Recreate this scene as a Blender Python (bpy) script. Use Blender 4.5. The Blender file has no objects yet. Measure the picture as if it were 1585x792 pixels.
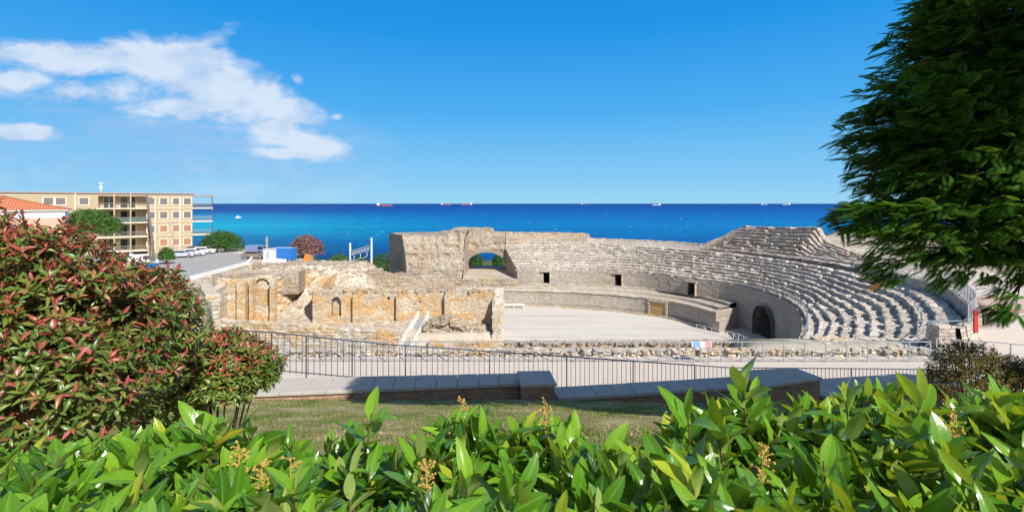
import bpy, math, random
import numpy as np
from mathutils import Vector, noise, Matrix

# ------------------------------------------------------------------ camera, sky, sun, exposure
H = 18.7                 # eye height over the arena datum
FPX = 750.0; CX = 792.5; HY = 315.0      # photograph geometry: focal length in pixels, centre, horizon row
R = math.radians
S = bpy.context.scene
C = S.collection
cam_d = bpy.data.cameras.new('camera'); cam = bpy.data.objects.new('camera', cam_d); C.objects.link(cam)
cam.location = (0, 0, H); cam.rotation_euler = (R(90), 0, 0)
cam_d.sensor_width = 36; cam_d.lens = 36 * FPX / 1585.0
cam_d.shift_y = -(396 - HY) / 1585.0
cam_d.clip_start = 0.05; cam_d.clip_end = 120000
cam_d.dof.use_dof = True; cam_d.dof.focus_distance = 9; cam_d.dof.aperture_fstop = 7.0
S.camera = cam
S.view_settings.view_transform = 'Standard'; S.view_settings.look = 'None'
S.view_settings.exposure = 0.5; S.view_settings.gamma = 1

SUN_EL = R(41); SD = Vector((0.59 * math.cos(SUN_EL), -0.81 * math.cos(SUN_EL), math.sin(SUN_EL))).normalized()
sl = bpy.data.lights.new('sun', 'SUN'); sl.energy = 4.6; sl.angle = R(0.53); sl.color = (1, 0.955, 0.88)
so = bpy.data.objects.new('sun', sl); C.objects.link(so)
so.rotation_euler = SD.to_track_quat('Z', 'Y').to_euler(); so.location = (30, -40, 60)

W = bpy.data.worlds.new('World'); S.world = W; W.use_nodes = True
def nd_front(m, y, z):                # 1 in the seaward half below the high sky, 0 elsewhere
    a = m('MULTIPLY', m('ADD', y, 0.05), 4.0, clamp=True); b = m('MULTIPLY', m('SUBTRACT', 0.75, z), 4.0, clamp=True); return m('MULTIPLY', a, b)
def world():
    nt = W.node_tree; N = nt.nodes; L = nt.links; N.clear()
    def nd(t, **k):
        n = N.new(t)
        for a, b in k.items(): setattr(n, a, b)
        return n
    def m(op, a, b=None, c=None, clamp=False):
        n = nd('ShaderNodeMath', operation=op, use_clamp=clamp)
        for i, v in enumerate((a, b, c)):
            if v is None: continue
            if isinstance(v, (int, float)): n.inputs[i].default_value = v
            else: L.new(v, n.inputs[i])
        return n.outputs[0]
    sky = nd('ShaderNodeTexSky', sky_type='NISHITA', sun_disc=False)
    sky.sun_elevation = SUN_EL; sky.sun_rotation = math.atan2(SD.x, SD.y)
    sky.altitude = 0; sky.air_density = 1.0; sky.dust_density = 0.25; sky.ozone_density = 3.0
    hs = nd('ShaderNodeHueSaturation'); hs.inputs['Saturation'].default_value = 0.9
    L.new(sky.outputs[0], hs.inputs['Color'])
    tc = nd('ShaderNodeTexCoord'); sp = nd('ShaderNodeSeparateXYZ'); L.new(tc.outputs['Generated'], sp.inputs[0])
    x, y, z = sp.outputs
    ay = m('MAXIMUM', y, 0.02)
    u = m('DIVIDE', x, ay); v = m('DIVIDE', z, ay)         # tangent-plane direction towards the sea
    front = m('GREATER_THAN', y, 0.05)
    def cloudnoise(su, sv, scale, det, rough, off, lac=2.0, dist=0.0):
        cb = nd('ShaderNodeCombineXYZ'); L.new(m('MULTIPLY', u, su), cb.inputs[0]); L.new(m('MULTIPLY', v, sv), cb.inputs[1]); cb.inputs[2].default_value = off
        n = nd('ShaderNodeTexNoise'); n.inputs['Scale'].default_value = scale; n.inputs['Detail'].default_value = det
        n.inputs['Roughness'].default_value = rough; n.inputs['Distortion'].default_value = dist
        L.new(cb.outputs[0], n.inputs['Vector']); return n.outputs[0]
    n1 = cloudnoise(1.0, 1.9, 7.5, 10, 0.66, 1.7, dist=0.35)
    n2 = cloudnoise(0.55, 3.6, 9.0, 8, 0.6, 7.3, dist=0.4)
    def blob(px, py, rx, ry, ang, amp):
        # soft ellipse in direction space
        cu = (px - CX) / FPX; cv = (HY - py) / FPX; ca, sa = math.cos(ang), math.sin(ang)
        du = m('SUBTRACT', u, cu); dv = m('SUBTRACT', v, cv)
        a = m('DIVIDE', m('ADD', m('MULTIPLY', du, ca), m('MULTIPLY', dv, sa)), 1.35 * rx / FPX)
        b = m('DIVIDE', m('SUBTRACT', m('MULTIPLY', dv, ca), m('MULTIPLY', du, sa)), 1.5 * ry / FPX)
        d = m('SQRT', m('ADD', m('MULTIPLY', a, a), m('MULTIPLY', b, b)))
        return m('MULTIPLY', m('SUBTRACT', 1.0, m('POWER', d, 1.6), clamp=True), amp)
    thick = None
    for bl in ((110, 92, 190, 24, R(-4), 1.0), (270, 105, 110, 40, R(-10), 1.15), (350, 140, 110, 42, R(-18), 1.0), (30, 122, 52, 22, 0, .95),
               (420, 165, 80, 22, R(-15), .85), (210, 132, 80, 26, R(5), .85), (455, 215, 90, 24, R(-20), .9), (440, 237, 85, 9, R(-3), 1.0),
               (40, 205, 62, 12, R(-5), 1.05), (110, 138, 35, 14, 0, .75), (522, 181, 10, 5, 0, .62), (460, 121, 14, 7, R(-30), .6), (432, 122, 12, 8, 0, .42),
               (330, 62, 40, 14, R(30), .55), (280, 165, 110, 26, 0, .65), (60, 150, 60, 18, 0, .5)):
        b = blob(*bl); thick = b if thick is None else m('MAXIMUM', thick, b)
    veil = blob(300, 215, 260, 70, R(-8), .9)
    veil2 = blob(140, 235, 300, 60, R(0), .55)
    dens = m('ADD', m('MULTIPLY', thick, 1.25), m('MULTIPLY', m('SUBTRACT', n1, 0.5), 2.7))
    dens = m('SUBTRACT', dens, 0.14)
    dens = m('MULTIPLY', dens, 1.35, clamp=True)
    dens = m('MULTIPLY', dens, m('MULTIPLY', thick, 5.0, clamp=True))
    vd = m('MULTIPLY', m('MAXIMUM', veil, veil2), m('ADD', m('MULTIPLY', m('SUBTRACT', n2, 0.42), 2.4, clamp=True), 0.28))
    vd = m('MULTIPLY', vd, 1.1, clamp=True)
    dens = m('MULTIPLY', dens, 0.88)
    fac = m('MULTIPLY', m('MAXIMUM', dens, vd), front, clamp=True)
    # cloud colour: bright tops, bluish thin parts
    n3 = cloudnoise(1.0, 1.9, 7.0, 6, 0.55, 4.1)
    cr = nd('ShaderNodeMapRange'); cr.inputs['From Min'].default_value = 0.35; cr.inputs['From Max'].default_value = 0.62
    L.new(m('ADD', n3, m('MULTIPLY', m('SUBTRACT', dens, .6), .25)), cr.inputs['Value'])
    cm = nd('ShaderNodeMix', data_type='RGBA'); L.new(cr.outputs[0], cm.inputs[0])
    cm.inputs[6].default_value = (2.6, 4.0, 6.1, 1); cm.inputs[7].default_value = (5.3, 5.9, 6.8, 1)
    # the clear seaward sky: deep blue overhead falling to pale blue at the horizon
    rp = nd('ShaderNodeValToRGB'); L.new(m('DIVIDE', z, 0.6, clamp=True), rp.inputs[0]); e = rp.color_ramp; cols = [(0, (2.25, 4.7, 6.4)), (.08, (1.6, 4.15, 6.5)), (.3, (.50, 3.0, 6.3)), (.55, (.08, 2.15, 5.8)), (.75, (.02, 1.8, 5.3)), (1, (.06, 1.3, 3.8))]
    while len(e.elements) < len(cols): e.elements.new(.5)
    for q, (p_, c_) in zip(e.elements, cols): q.position = p_; q.color = (c_[0] / 8, c_[1] / 8, c_[2] / 8, 1)
    sc = nd('ShaderNodeVectorMath', operation='SCALE'); L.new(rp.outputs[0], sc.inputs[0]); sc.inputs['Scale'].default_value = 8
    fr_ = m('MULTIPLY', nd_front(m, y, z), 0.97)
    sb = nd('ShaderNodeMix', data_type='RGBA'); L.new(fr_, sb.inputs[0]); L.new(hs.outputs[0], sb.inputs[6]); L.new(sc.outputs[0], sb.inputs[7])
    mx = nd('ShaderNodeMix', data_type='RGBA'); L.new(fac, mx.inputs[0]); L.new(sb.outputs[2], mx.inputs[6]); L.new(cm.outputs[2], mx.inputs[7])
    bg = nd('ShaderNodeBackground'); bg.inputs['Strength'].default_value = 0.10
    out = nd('ShaderNodeOutputWorld'); L.new(mx.outputs[2], bg.inputs[0]); L.new(bg.outputs[0], out.inputs[0])
world()

# ------------------------------------------------------------------ helpers
rng = np.random.default_rng(7); random.seed(7)
def P(px, py, Z):                      # the point at height Z seen at a photograph position
    Y = FPX * (H - Z) / (py - HY); return ((px - CX) * Y / FPX, Y, Z)
def Q(px, py, Y):                      # the point at distance Y
    return ((px - CX) * Y / FPX, Y, H - (py - HY) * Y / FPX)
def fbm(x, y, z, s, o=4):
    return noise.fractal(Vector((x * s, y * s, z * s)), 0.9, 2.0, o)

def tag(o, label, cat, group=None):
    o['label'] = label; o['category'] = cat
    if group: o['group'] = group
    return o
def empty(name, loc, label, cat, group=None, rz=0):
    o = bpy.data.objects.new(name, None); C.objects.link(o); o.location = loc; o.rotation_euler = (0, 0, rz)
    o.empty_display_size = .2
    return tag(o, label, cat, group)
def mesh(name, verts, faces, mats, parent=None, smooth=False, midx=None):
    me = bpy.data.meshes.new(name)
    verts = np.asarray(verts, dtype=np.float32)
    if isinstance(faces, np.ndarray):
        nf, k = faces.shape
        me.vertices.add(len(verts)); me.vertices.foreach_set('co', verts.ravel())
        me.loops.add(nf * k); me.loops.foreach_set('vertex_index', faces.astype(np.int32).ravel())
        me.polygons.add(nf); me.polygons.foreach_set('loop_start', np.arange(0, nf * k, k, dtype=np.int32))
        me.polygons.foreach_set('loop_total', np.full(nf, k, dtype=np.int32))
        me.update(calc_edges=True)
    else:
        me.from_pydata([tuple(map(float, v)) for v in verts], [], faces)
    for mt in (mats if isinstance(mats, (list, tuple)) else [mats]): me.materials.append(mt)
    if midx is not None: me.polygons.foreach_set('material_index', np.asarray(midx, dtype=np.int32))
    if smooth: me.polygons.foreach_set('use_smooth', np.ones(len(me.polygons), dtype=bool))
    me.update()
    o = bpy.data.objects.new(name, me); C.objects.link(o)
    if parent: o.parent = parent
    return o
def attr(o, name, vals):
    a = o.data.attributes.new(name, 'FLOAT', 'POINT'); a.data.foreach_set('value', np.asarray(vals, dtype=np.float32))

class MB:                              # collects simple shapes into one mesh
    def __init__(s): s.v = []; s.f = []; s.mi = []
    def add(s, vs, fs, mi=0):
        b = len(s.v); s.v += [tuple(v) for v in vs]; s.f += [tuple(i + b for i in f) for f in fs]; s.mi += [mi] * len(fs)
    def box(s, x0, x1, y0, y1, z0, z1, mi=0, rot=None, c=None):
        vs = [(x, y, z) for z in (z0, z1) for y in (y0, y1) for x in (x0, x1)]
        if rot is not None: vs = [rot @ (Vector(v) - Vector(c)) + Vector(c) for v in vs]
        s.add(vs, [(0, 2, 3, 1), (4, 5, 7, 6), (0, 1, 5, 4), (2, 6, 7, 3), (0, 4, 6, 2), (1, 3, 7, 5)], mi)
    def bar(s, a, b, w, h=None, mi=0):
        a = Vector(a); b = Vector(b); h = h or w; d = (b - a).normalized()
        up = Vector((0, 0, 1)) if abs(d.z) < .9 else Vector((1, 0, 0))
        r = d.cross(up).normalized() * w / 2; u = r.cross(d).normalized() * h / 2
        vs = [p + i * r + j * u for p in (a, b) for i, j in ((-1, -1), (1, -1), (1, 1), (-1, 1))]
        s.add(vs, [(0, 1, 2, 3), (7, 6, 5, 4), (0, 4, 5, 1), (1, 5, 6, 2), (2, 6, 7, 3), (3, 7, 4, 0)], mi)
    def tube(s, pts, rad, n=8, mi=0, cap=True):
        pts = [Vector(p) for p in pts]; rr = rad if isinstance(rad, (list, tuple)) else [rad] * len(pts); b = len(s.v)
        for i, p in enumerate(pts):
            d = (pts[min(i + 1, len(pts) - 1)] - pts[max(i - 1, 0)]).normalized()
            up = Vector((0, 0, 1)) if abs(d.z) < .9 else Vector((1, 0, 0))
            r = d.cross(up).normalized(); u = r.cross(d)
            for k in range(n):
                t = 2 * math.pi * k / n; s.v.append(tuple(p + (r * math.cos(t) + u * math.sin(t)) * rr[i]))
        for i in range(len(pts) - 1):
            for k in range(n):
                s.f.append((b + i * n + k, b + i * n + (k + 1) % n, b + (i + 1) * n + (k + 1) % n, b + (i + 1) * n + k)); s.mi.append(mi)
        if cap:
            s.f.append(tuple(b + k for k in range(n))[::-1]); s.f.append(tuple(b + (len(pts) - 1) * n + k for k in range(n))); s.mi += [mi, mi]
    def build(s, name, mats, parent=None, smooth=False):
        return mesh(name, s.v, s.f, mats, parent, smooth, s.mi)

# ------------------------------------------------------------------ materials
def newmat(name):
    m = bpy.data.materials.new(name); m.use_nodes = True; m.node_tree.nodes.clear(); return m
class NT:
    def __init__(s, mat): s.t = mat.node_tree; s.N = s.t.nodes; s.L = s.t.links
    def n(s, t, ins=None, **k):
        nd = s.N.new(t)
        for a, b in k.items(): setattr(nd, a, b)
        for a, b in (ins or {}).items():
            if hasattr(b, 'is_output'): s.L.new(b, nd.inputs[a])
            else: nd.inputs[a].default_value = b
        return nd
    def math(s, op, a, b=0.0, clamp=False):
        return s.n('ShaderNodeMath', {0: a, 1: b}, operation=op, use_clamp=clamp).outputs[0]
    def mix(s, f, a, b, bt='MIX'):
        n = s.n('ShaderNodeMix', data_type='RGBA', blend_type=bt)
        for i, v in ((0, f), (6, a), (7, b)):
            if hasattr(v, 'is_output'): s.L.new(v, n.inputs[i])
            else: n.inputs[i].default_value = (v if i == 0 else (*v[:3], 1))
        return n.outputs[2]
    def ramp(s, f, stops, interp='LINEAR'):
        r = s.n('ShaderNodeValToRGB', {0: f}); cr = r.color_ramp; cr.interpolation = interp
        while len(cr.elements) < len(stops): cr.elements.new(0.5)
        for e, (p, c) in zip(cr.elements, stops): e.position = p; e.color = (*c[:3], 1) if len(c) >= 3 else (c[0], c[0], c[0], 1)
        return r.outputs[0]
    def noise(s, vec, scale, det=5, rough=.55, dist=0.0):
        return s.n('ShaderNodeTexNoise', {'Vector': vec, 'Scale': scale, 'Detail': det, 'Roughness': rough, 'Distortion': dist}).outputs[0]
    def out(s, sh, disp=None):
        o = s.n('ShaderNodeOutputMaterial'); s.L.new(sh, o.inputs[0])
    def bsdf(s, col, rough=.8, spec=.3, bump=None, bs=.5, bd=.05, **k):
        ins = {'Roughness': rough, 'Specular IOR Level': spec}
        b = s.n('ShaderNodeBsdfPrincipled', ins)
        if hasattr(col, 'is_output'): s.L.new(col, b.inputs['Base Color'])
        else: b.inputs['Base Color'].default_value = (*col[:3], 1)
        for a, v in k.items():
            a = a.replace('_', ' ')
            if hasattr(v, 'is_output'): s.L.new(v, b.inputs[a])
            else: b.inputs[a].default_value = v
        if bump is not None:
            bn = s.n('ShaderNodeBump', {'Height': bump, 'Strength': bs, 'Distance': bd}); s.L.new(bn.outputs[0], b.inputs['Normal'])
        return b.outputs[0]
    def pos(s, scale=(1, 1, 1)):
        g = s.n('ShaderNodeNewGeometry').outputs['Position']
        return s.n('ShaderNodeMapping', {'Vector': g, 'Scale': scale}).outputs[0]

_simple = {}
def plain(name, col, rough=.6, var=.15, scale=3.0, spec=.35, metal=0.0):
    if name in _simple: return _simple[name]
    m = newmat(name); t = NT(m)
    tc = t.n('ShaderNodeTexCoord').outputs['Object']
    nz = t.noise(tc, scale, 5, .6)
    c = t.mix(nz, tuple(v * (1 - var) for v in col), tuple(min(1, v * (1 + var)) for v in col))
    t.out(t.bsdf(c, rough, spec, bump=nz, bs=.12, bd=.02, Metallic=metal)); _simple[name] = m; return m

def stone(name, base, dark, light, orange=None, orange_amt=0.0, cell=(2.2, 2.2, 4.5), bd=.07, joint=.5, pits=.35, course=.3, cs=1.0):
    m = newmat(name); t = NT(m)
    p = t.pos(); pw = t.n('ShaderNodeMapping', {'Vector': p, 'Scale': cell}).outputs[0]
    wv = t.n('ShaderNodeTexNoise', {'Vector': p, 'Scale': 1.3, 'Detail': 3})
    pw2 = t.n('ShaderNodeVectorMath', {0: pw, 1: wv.outputs[1]}, operation='ADD').outputs[0]
    vc = t.n('ShaderNodeTexVoronoi', {'Vector': pw2, 'Scale': 1.0, 'Randomness': .85}, feature='F1')
    ve = t.n('ShaderNodeTexVoronoi', {'Vector': pw2, 'Scale': 1.0, 'Randomness': .85}, feature='DISTANCE_TO_EDGE')
    big = t.noise(p, .22, 4, .6); mid = t.noise(p, 1.4, 6, .65); fine = t.noise(p, 9, 6, .7)
    c = t.mix(t.ramp(mid, [(.3, (0, 0, 0)), (.7, (1, 1, 1))]), base, light)
    c = t.mix(t.ramp(big, [(.4, (0, 0, 0)), (.62, (.65,) * 3)]), c, dark)
    cellr = t.n('ShaderNodeSeparateColor', {0: vc.outputs['Color']}).outputs[0]
    c = t.mix(.38, c, t.mix(cellr, (.5, .46, .42), (1.0, 1.0, 1.0)), 'MULTIPLY')
    if orange:
        og = t.noise(t.pos((.6, .6, 1.1)), .55, 5, .6, .6)
        c = t.mix(t.math('MULTIPLY', t.ramp(og, [(.5 - orange_amt * .35, (0, 0, 0)), (.62 - orange_amt * .25, (1, 1, 1))]), .85), c, orange)
    # horizontal courses, wavering and worn
    zz = t.n('ShaderNodeSeparateXYZ', {0: p}).outputs[2]; zq = t.math('DIVIDE', t.math('ADD', zz, t.math('MULTIPLY', t.noise(p, .7, 3, .5), .35)), course)
    fz_ = t.math('FRACT', zq); rowr = t.n('ShaderNodeTexWhiteNoise', {'W': t.math('FLOOR', zq)}, noise_dimensions='1D').outputs[0]
    cj = t.ramp(fz_, [(.0, (.55,) * 3), (.12, (1, 1, 1)), (.9, (1.06,) * 3)])
    wearm = t.ramp(t.noise(p, 1.1, 4, .6), [(.38, (.15 * cs,) * 3), (.62, (.95 * cs,) * 3)])
    c = t.mix(wearm, c, t.mix(1.0, c, cj, 'MULTIPLY')); c = t.mix(.5, c, t.mix(1.0, c, t.ramp(rowr, [(0, (.78,) * 3), (1, (1.15,) * 3)]), 'MULTIPLY'))
    jt = t.ramp(ve.outputs[0], [(.0, (1 - joint,) * 3), (.09, (1, 1, 1))])
    c = t.mix(1.0, c, jt, 'MULTIPLY')
    pit = t.ramp(t.noise(p, 3.6, 6, .72), [(.36, (1 - pits,) * 3), (.46, (1, 1, 1))])
    c = t.mix(1.0, c, pit, 'MULTIPLY')
    c = t.mix(.5, c, t.ramp(fine, [(.3, (.72,) * 3), (.7, (1.2,) * 3)]), 'MULTIPLY')
    h = t.math('ADD', t.math('MULTIPLY', t.math('MINIMUM', ve.outputs[0], .12), 4.0), t.math('ADD', t.math('MULTIPLY', mid, 1.2), t.math('ADD', t.math('MULTIPLY', fine, .5), t.math('MULTIPLY', t.math('MINIMUM', fz_, .15), 4.0 * cs))))
    t.out(t.bsdf(c, .93, .12, bump=h, bs=.9, bd=bd)); return m

M_SEAT = stone('weathered_limestone', (.58, .505, .425), (.49, .41, .34), (.70, .63, .545), cell=(1.3, 1.3, 3.2), joint=.35, pits=.38, course=.24)
M_RUBBLE = stone('rubble_masonry', (.52, .435, .345), (.42, .335, .25), (.66, .575, .475), orange=(.52, .40, .27), orange_amt=.04, cell=(2.6, 2.6, 4.6), pits=.65, course=.33)
M_ORANGE = stone('orange_sandstone', (.60, .51, .395), (.53, .41, .27), (.70, .62, .51), orange=(.57, .35, .15), orange_amt=.2, cell=(.9, .9, 1.6), joint=.12, pits=.5, course=.5, cs=.25)
M_WALL = stone('small_block_masonry', (.54, .47, .395), (.48, .41, .335), (.61, .545, .465), cell=(3.2, 3.2, 5.2), joint=.35, pits=.3, course=.22)
M_UPPER = stone('brown_block_masonry', (.52, .425, .345), (.43, .345, .27), (.64, .56, .47), cell=(1.5, 1.5, 3.6), joint=.5, pits=.5, course=.26)
M_PALE = stone('pale_limestone', (.60, .53, .44), (.50, .43, .34), (.72, .66, .57), orange=(.6, .44, .26), orange_amt=.05, cell=(1.4, 1.4, 2.6), joint=.3, pits=.3, course=.4)

def sand_mat():
    m = newmat('pale_arena_sand'); t = NT(m); p = t.pos()
    a = t.noise(p, .12, 5, .6); b = t.noise(p, 2.2, 6, .65); c3 = t.noise(p, 20, 4, .7)
    c = t.mix(a, (.53, .485, .43), (.61, .565, .51)); c = t.mix(t.ramp(b, [(.42, (0, 0, 0)), (.75, (.7,) * 3)]), c, (.49, .44, .38))
    st = t.noise(t.pos((.05, .9, 1)), 1.0, 4, .6)
    c = t.mix(t.ramp(st, [(.5, (0, 0, 0)), (.66, (.75,) * 3)]), c, (.44, .39, .33))
    c = t.mix(.3, c, t.ramp(c3, [(.3, (.75,) * 3), (.7, (1.15,) * 3)]), 'MULTIPLY')
    t.out(t.bsdf(c, .95, .1, bump=c3, bs=.3, bd=.02)); return m
M_SAND = sand_mat()

def ground_mat():
    m = newmat('ground_cover'); t = NT(m); p = t.pos()
    g = t.n('ShaderNodeAttribute', attribute_name='grass').outputs['Fac']; rk = t.n('ShaderNodeAttribute', attribute_name='rock').outputs['Fac']
    gv = t.n('ShaderNodeAttribute', attribute_name='gravel').outputs['Fac']; dk = t.n('ShaderNodeAttribute', attribute_name='scrub').outputs['Fac']
    n1 = t.noise(p, .5, 6, .65); n2 = t.noise(p, 5, 6, .7); n3 = t.noise(p, 28, 4, .7)
    dirt = t.mix(n1, (.44, .38, .30), (.58, .51, .42)); dirt = t.mix(t.ramp(n2, [(.45, (0, 0, 0)), (.62, (.6,) * 3)]), dirt, (.35, .30, .22))
    rock = t.mix(t.ramp(n1, [(.35, (0, 0, 0)), (.65, (1, 1, 1))]), (.40, .32, .23), (.62, .56, .47))
    rock = t.mix(t.ramp(t.noise(p, 1.6, 7, .7), [(.48, (0, 0, 0)), (.58, (.8,) * 3)]), rock, (.30, .23, .15))
    grav = t.mix(n1, (.50, .425, .36), (.58, .51, .445)); grav = t.mix(t.ramp(n2, [(.5, (0, 0, 0)), (.8, (.4,) * 3)]), grav, (.40, .345, .29))
    grass = t.mix(n2, (.16, .16, .05), (.33, .27, .12)); grass = t.mix(t.ramp(t.noise(p, 1.1, 6, .7), [(.46, (0, 0, 0)), (.62, (.9,) * 3)]), grass, (.42, .33, .18))
    c = t.mix(rk, dirt, rock); c = t.mix(gv, c, grav); c = t.mix(g, c, grass); c = t.mix(dk, c, t.mix(n2, (.05, .07, .025), (.13, .13, .06)))
    c = t.mix(.4, c, t.ramp(n3, [(.3, (.65,) * 3), (.7, (1.25,) * 3)]), 'MULTIPLY')
    h = t.math('ADD', n2, t.math('MULTIPLY', n3, .4))
    t.out(t.bsdf(c, .95, .1, bump=h, bs=.5, bd=.05)); return m
M_GROUND = ground_mat()

def sea_mat():
    m = newmat('sea_water'); t = NT(m); p = t.pos()
    sx = t.n('ShaderNodeSeparateXYZ', {0: p}); X, Y = sx.outputs[0], sx.outputs[1]
    lg = t.math('LOGARITHM', t.math('MAXIMUM', Y, 10.0), 10.0)     # log distance from shore: depth of water
    ang = t.math('DIVIDE', X, t.math('MAXIMUM', Y, 10.0))
    wn = t.noise(t.n('ShaderNodeCombineXYZ', {0: t.math('MULTIPLY', ang, 1.6), 1: t.math('MULTIPLY', lg, 7.0)}).outputs[0], 1.6, 5, .6)
    lw = t.math('ADD', lg, t.math('MULTIPLY', t.math('SUBTRACT', wn, .5), .35))
    deep = t.ramp(t.math('MULTIPLY', t.math('SUBTRACT', lw, 2.3), .5), [(.0, (.001, .035, .13)), (.10, (.001, .075, .25)), (.22, (.001, .12, .34)), (.38, (.001, .085, .32)), (.6, (.001, .048, .24)), (1, (.001, .03, .17))])
    tq = t.ramp(t.math('MULTIPLY', t.math('SUBTRACT', lw, 2.3), .5), [(.03, (.0, .04, .12)), (.12, (.0, .12, .27)), (.22, (.0, .31, .44)), (.32, (.0, .21, .39)), (.45, (.0, .055, .24)), (.7, (.001, .03, .17))])
    c = t.mix(t.ramp(t.math('ADD', ang, 1.0), [(.42, (1, 1, 1)), (.95, (.12,) * 3)]), deep, tq)
    # wind streaks, then whitecaps
    streak = t.noise(t.n('ShaderNodeCombineXYZ', {0: t.math('MULTIPLY', ang, 30.0), 1: t.math('MULTIPLY', lg, 55.0)}).outputs[0], 1.0, 5, .65)
    c = t.mix(.75, c, t.ramp(streak, [(.3, (.72,) * 3), (.7, (1.25,) * 3)]), 'MULTIPLY')
    cv = t.n('ShaderNodeCombineXYZ', {0: t.math('MULTIPLY', ang, 60.0), 1: t.math('MULTIPLY', lg, 60.0)}).outputs[0]; wc = t.noise(cv, .25, 3, .6); wc2 = t.noise(cv, 1.6, 2, .5)
    cap = t.math('MULTIPLY', t.ramp(wc, [(.42, (0, 0, 0)), (.55, (1, 1, 1))]), t.ramp(wc2, [(.69, (0, 0, 0)), (.74, (1, 1, 1))]))
    c = t.mix(t.math('MULTIPLY', cap, .8), c, (.6, .7, .75))
    h = t.noise(t.pos((.25, .6, 1)), 1.0, 6, .65)
    t.out(t.bsdf(c, .5, .10, bump=h, bs=.6, bd=.6)); return m
M_SEA = sea_mat()

def leaf_mat(name, stops, rough=.3, trans=.45, spec=.5, under=None, tcol=(.35, .55, .05), vb=.15):
    m = newmat(name); t = NT(m)
    f = t.n('ShaderNodeAttribute', attribute_name='tint').outputs['Fac']
    c = t.ramp(f, stops)
    w = t.n('ShaderNodeAttribute', attribute_name='rib').outputs['Fac']
    c = t.mix(t.math('MULTIPLY', t.math('POWER', w, 5.0), .45), c, tuple(min(1, v * 2.2 + .03) for v in stops[len(stops) // 2][1]))
    geo = t.n('ShaderNodeNewGeometry')
    cu = t.mix(geo.outputs['Backfacing'], c, t.mix(.65, c, under)) if under else c
    nz = t.noise(t.n('ShaderNodeTexCoord').outputs['Object'], 60, 2, .5)
    cu = t.mix(.25, cu, t.ramp(nz, [(.3, (.75,) * 3), (.7, (1.25,) * 3)]), 'MULTIPLY')
    rg = t.math('ADD', t.math('MULTIPLY', geo.outputs['Backfacing'], .35), rough)
    vn = t.math('SINE', t.math('MULTIPLY', t.n('ShaderNodeAttribute', attribute_name='vein').outputs['Fac'], 6.283))
    rb = t.math('MULTIPLY', t.math('POWER', w, 6.0), 1.5); hb = t.math('SUBTRACT', t.math('ADD', t.math('MULTIPLY', vn, .35), t.math('MULTIPLY', nz, .8)), rb)
    b = t.bsdf(cu, rg, spec, bump=hb, bs=vb, bd=.003)
    tr = t.n('ShaderNodeBsdfTranslucent', {'Color': t.mix(.7, c, tcol)}).outputs[0]
    ms = t.n('ShaderNodeMixShader', {0: trans, 1: b, 2: tr}); t.out(ms.outputs[0]); return m
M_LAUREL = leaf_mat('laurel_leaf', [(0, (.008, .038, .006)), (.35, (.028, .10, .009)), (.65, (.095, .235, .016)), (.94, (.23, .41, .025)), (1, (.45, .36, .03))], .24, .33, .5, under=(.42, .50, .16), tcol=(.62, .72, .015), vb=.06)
M_PHOT = leaf_mat('photinia_leaf', [(0, (.025, .085, .013)), (.3, (.07, .19, .024)), (.48, (.19, .24, .04)), (.56, (.28, .15, .055)), (.72, (.36, .062, .05)), (.9, (.44, .075, .085)), (1, (.58, .22, .21))], .32, .28, .4, tcol=(.46, .16, .06), vb=.05)
M_CROWN = leaf_mat('dark_leaflet', [(0, (.02, .07, .012)), (.5, (.05, .14, .02)), (.93, (.10, .21, .03)), (.97, (.12, .15, .02)), (1, (.26, .08, .02))], .5, .38, .2, tcol=(.20, .38, .02))
M_SHRUB = leaf_mat('small_green_leaf', [(0, (.02, .07, .012)), (.5, (.06, .14, .022)), (1, (.12, .21, .04))], .5, .3, .3)
M_OLEA = leaf_mat('oleander_leaf', [(0, (.04, .08, .025)), (.48, (.10, .13, .05)), (.55, (.34, .11, .13)), (1, (.55, .24, .27))], .6, .25, .2, tcol=(.5, .2, .2))
M_RUSSET = leaf_mat('russet_leaf', [(0, (.05, .075, .012)), (.5, (.12, .13, .02)), (.8, (.17, .11, .025)), (1, (.24, .10, .035))], .5, .25, .25, tcol=(.3, .14, .02))
M_GRASS = leaf_mat('grass_blade', [(0, (.07, .14, .02)), (.4, (.15, .22, .05)), (.65, (.34, .29, .12)), (1, (.56, .43, .23))], .7, .3, .15, tcol=(.35, .4, .1))
M_BARK = plain('bark', (.075, .055, .04), .9, .4, 12)
M_TWIG = plain('green_twig', (.14, .11, .035), .7, .3, 20)
M_FLOWER = plain('dry_yellow_flower', (.50, .33, .08), .8, .3, 30)
M_STEEL = plain('galvanised_steel', (.40, .42, .45), .45, .1, 4, .5, .5)
M_DARKRAIL = plain('dark_painted_steel', (.075, .08, .095), .5, .1, 4, .4)
M_RED = plain('red_paint', (.48, .04, .035), .45, .12, 5)
M_COPE = plain('grey_coping_slab', (.44, .395, .345), .85, .18, 3.0, .2)
M_WHITE = plain('white_paint', (.78, .77, .74), .6, .08, 2)
M_GLASS = plain('dark_window_glass', (.02, .025, .03), .12, .2, 2, .6)
M_TYRE = plain('tyre_rubber', (.02, .02, .02), .85)
M_CONC = plain('pale_concrete', (.55, .52, .47), .9, .15, 1.5, .15)
M_ASPH = plain('worn_grey_asphalt', (.33, .32, .305), .92, .18, 1.2, .15)
M_WOOD = plain('yellowish_plank_wood', (.46, .29, .12), .75, .25, 3)

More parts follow.
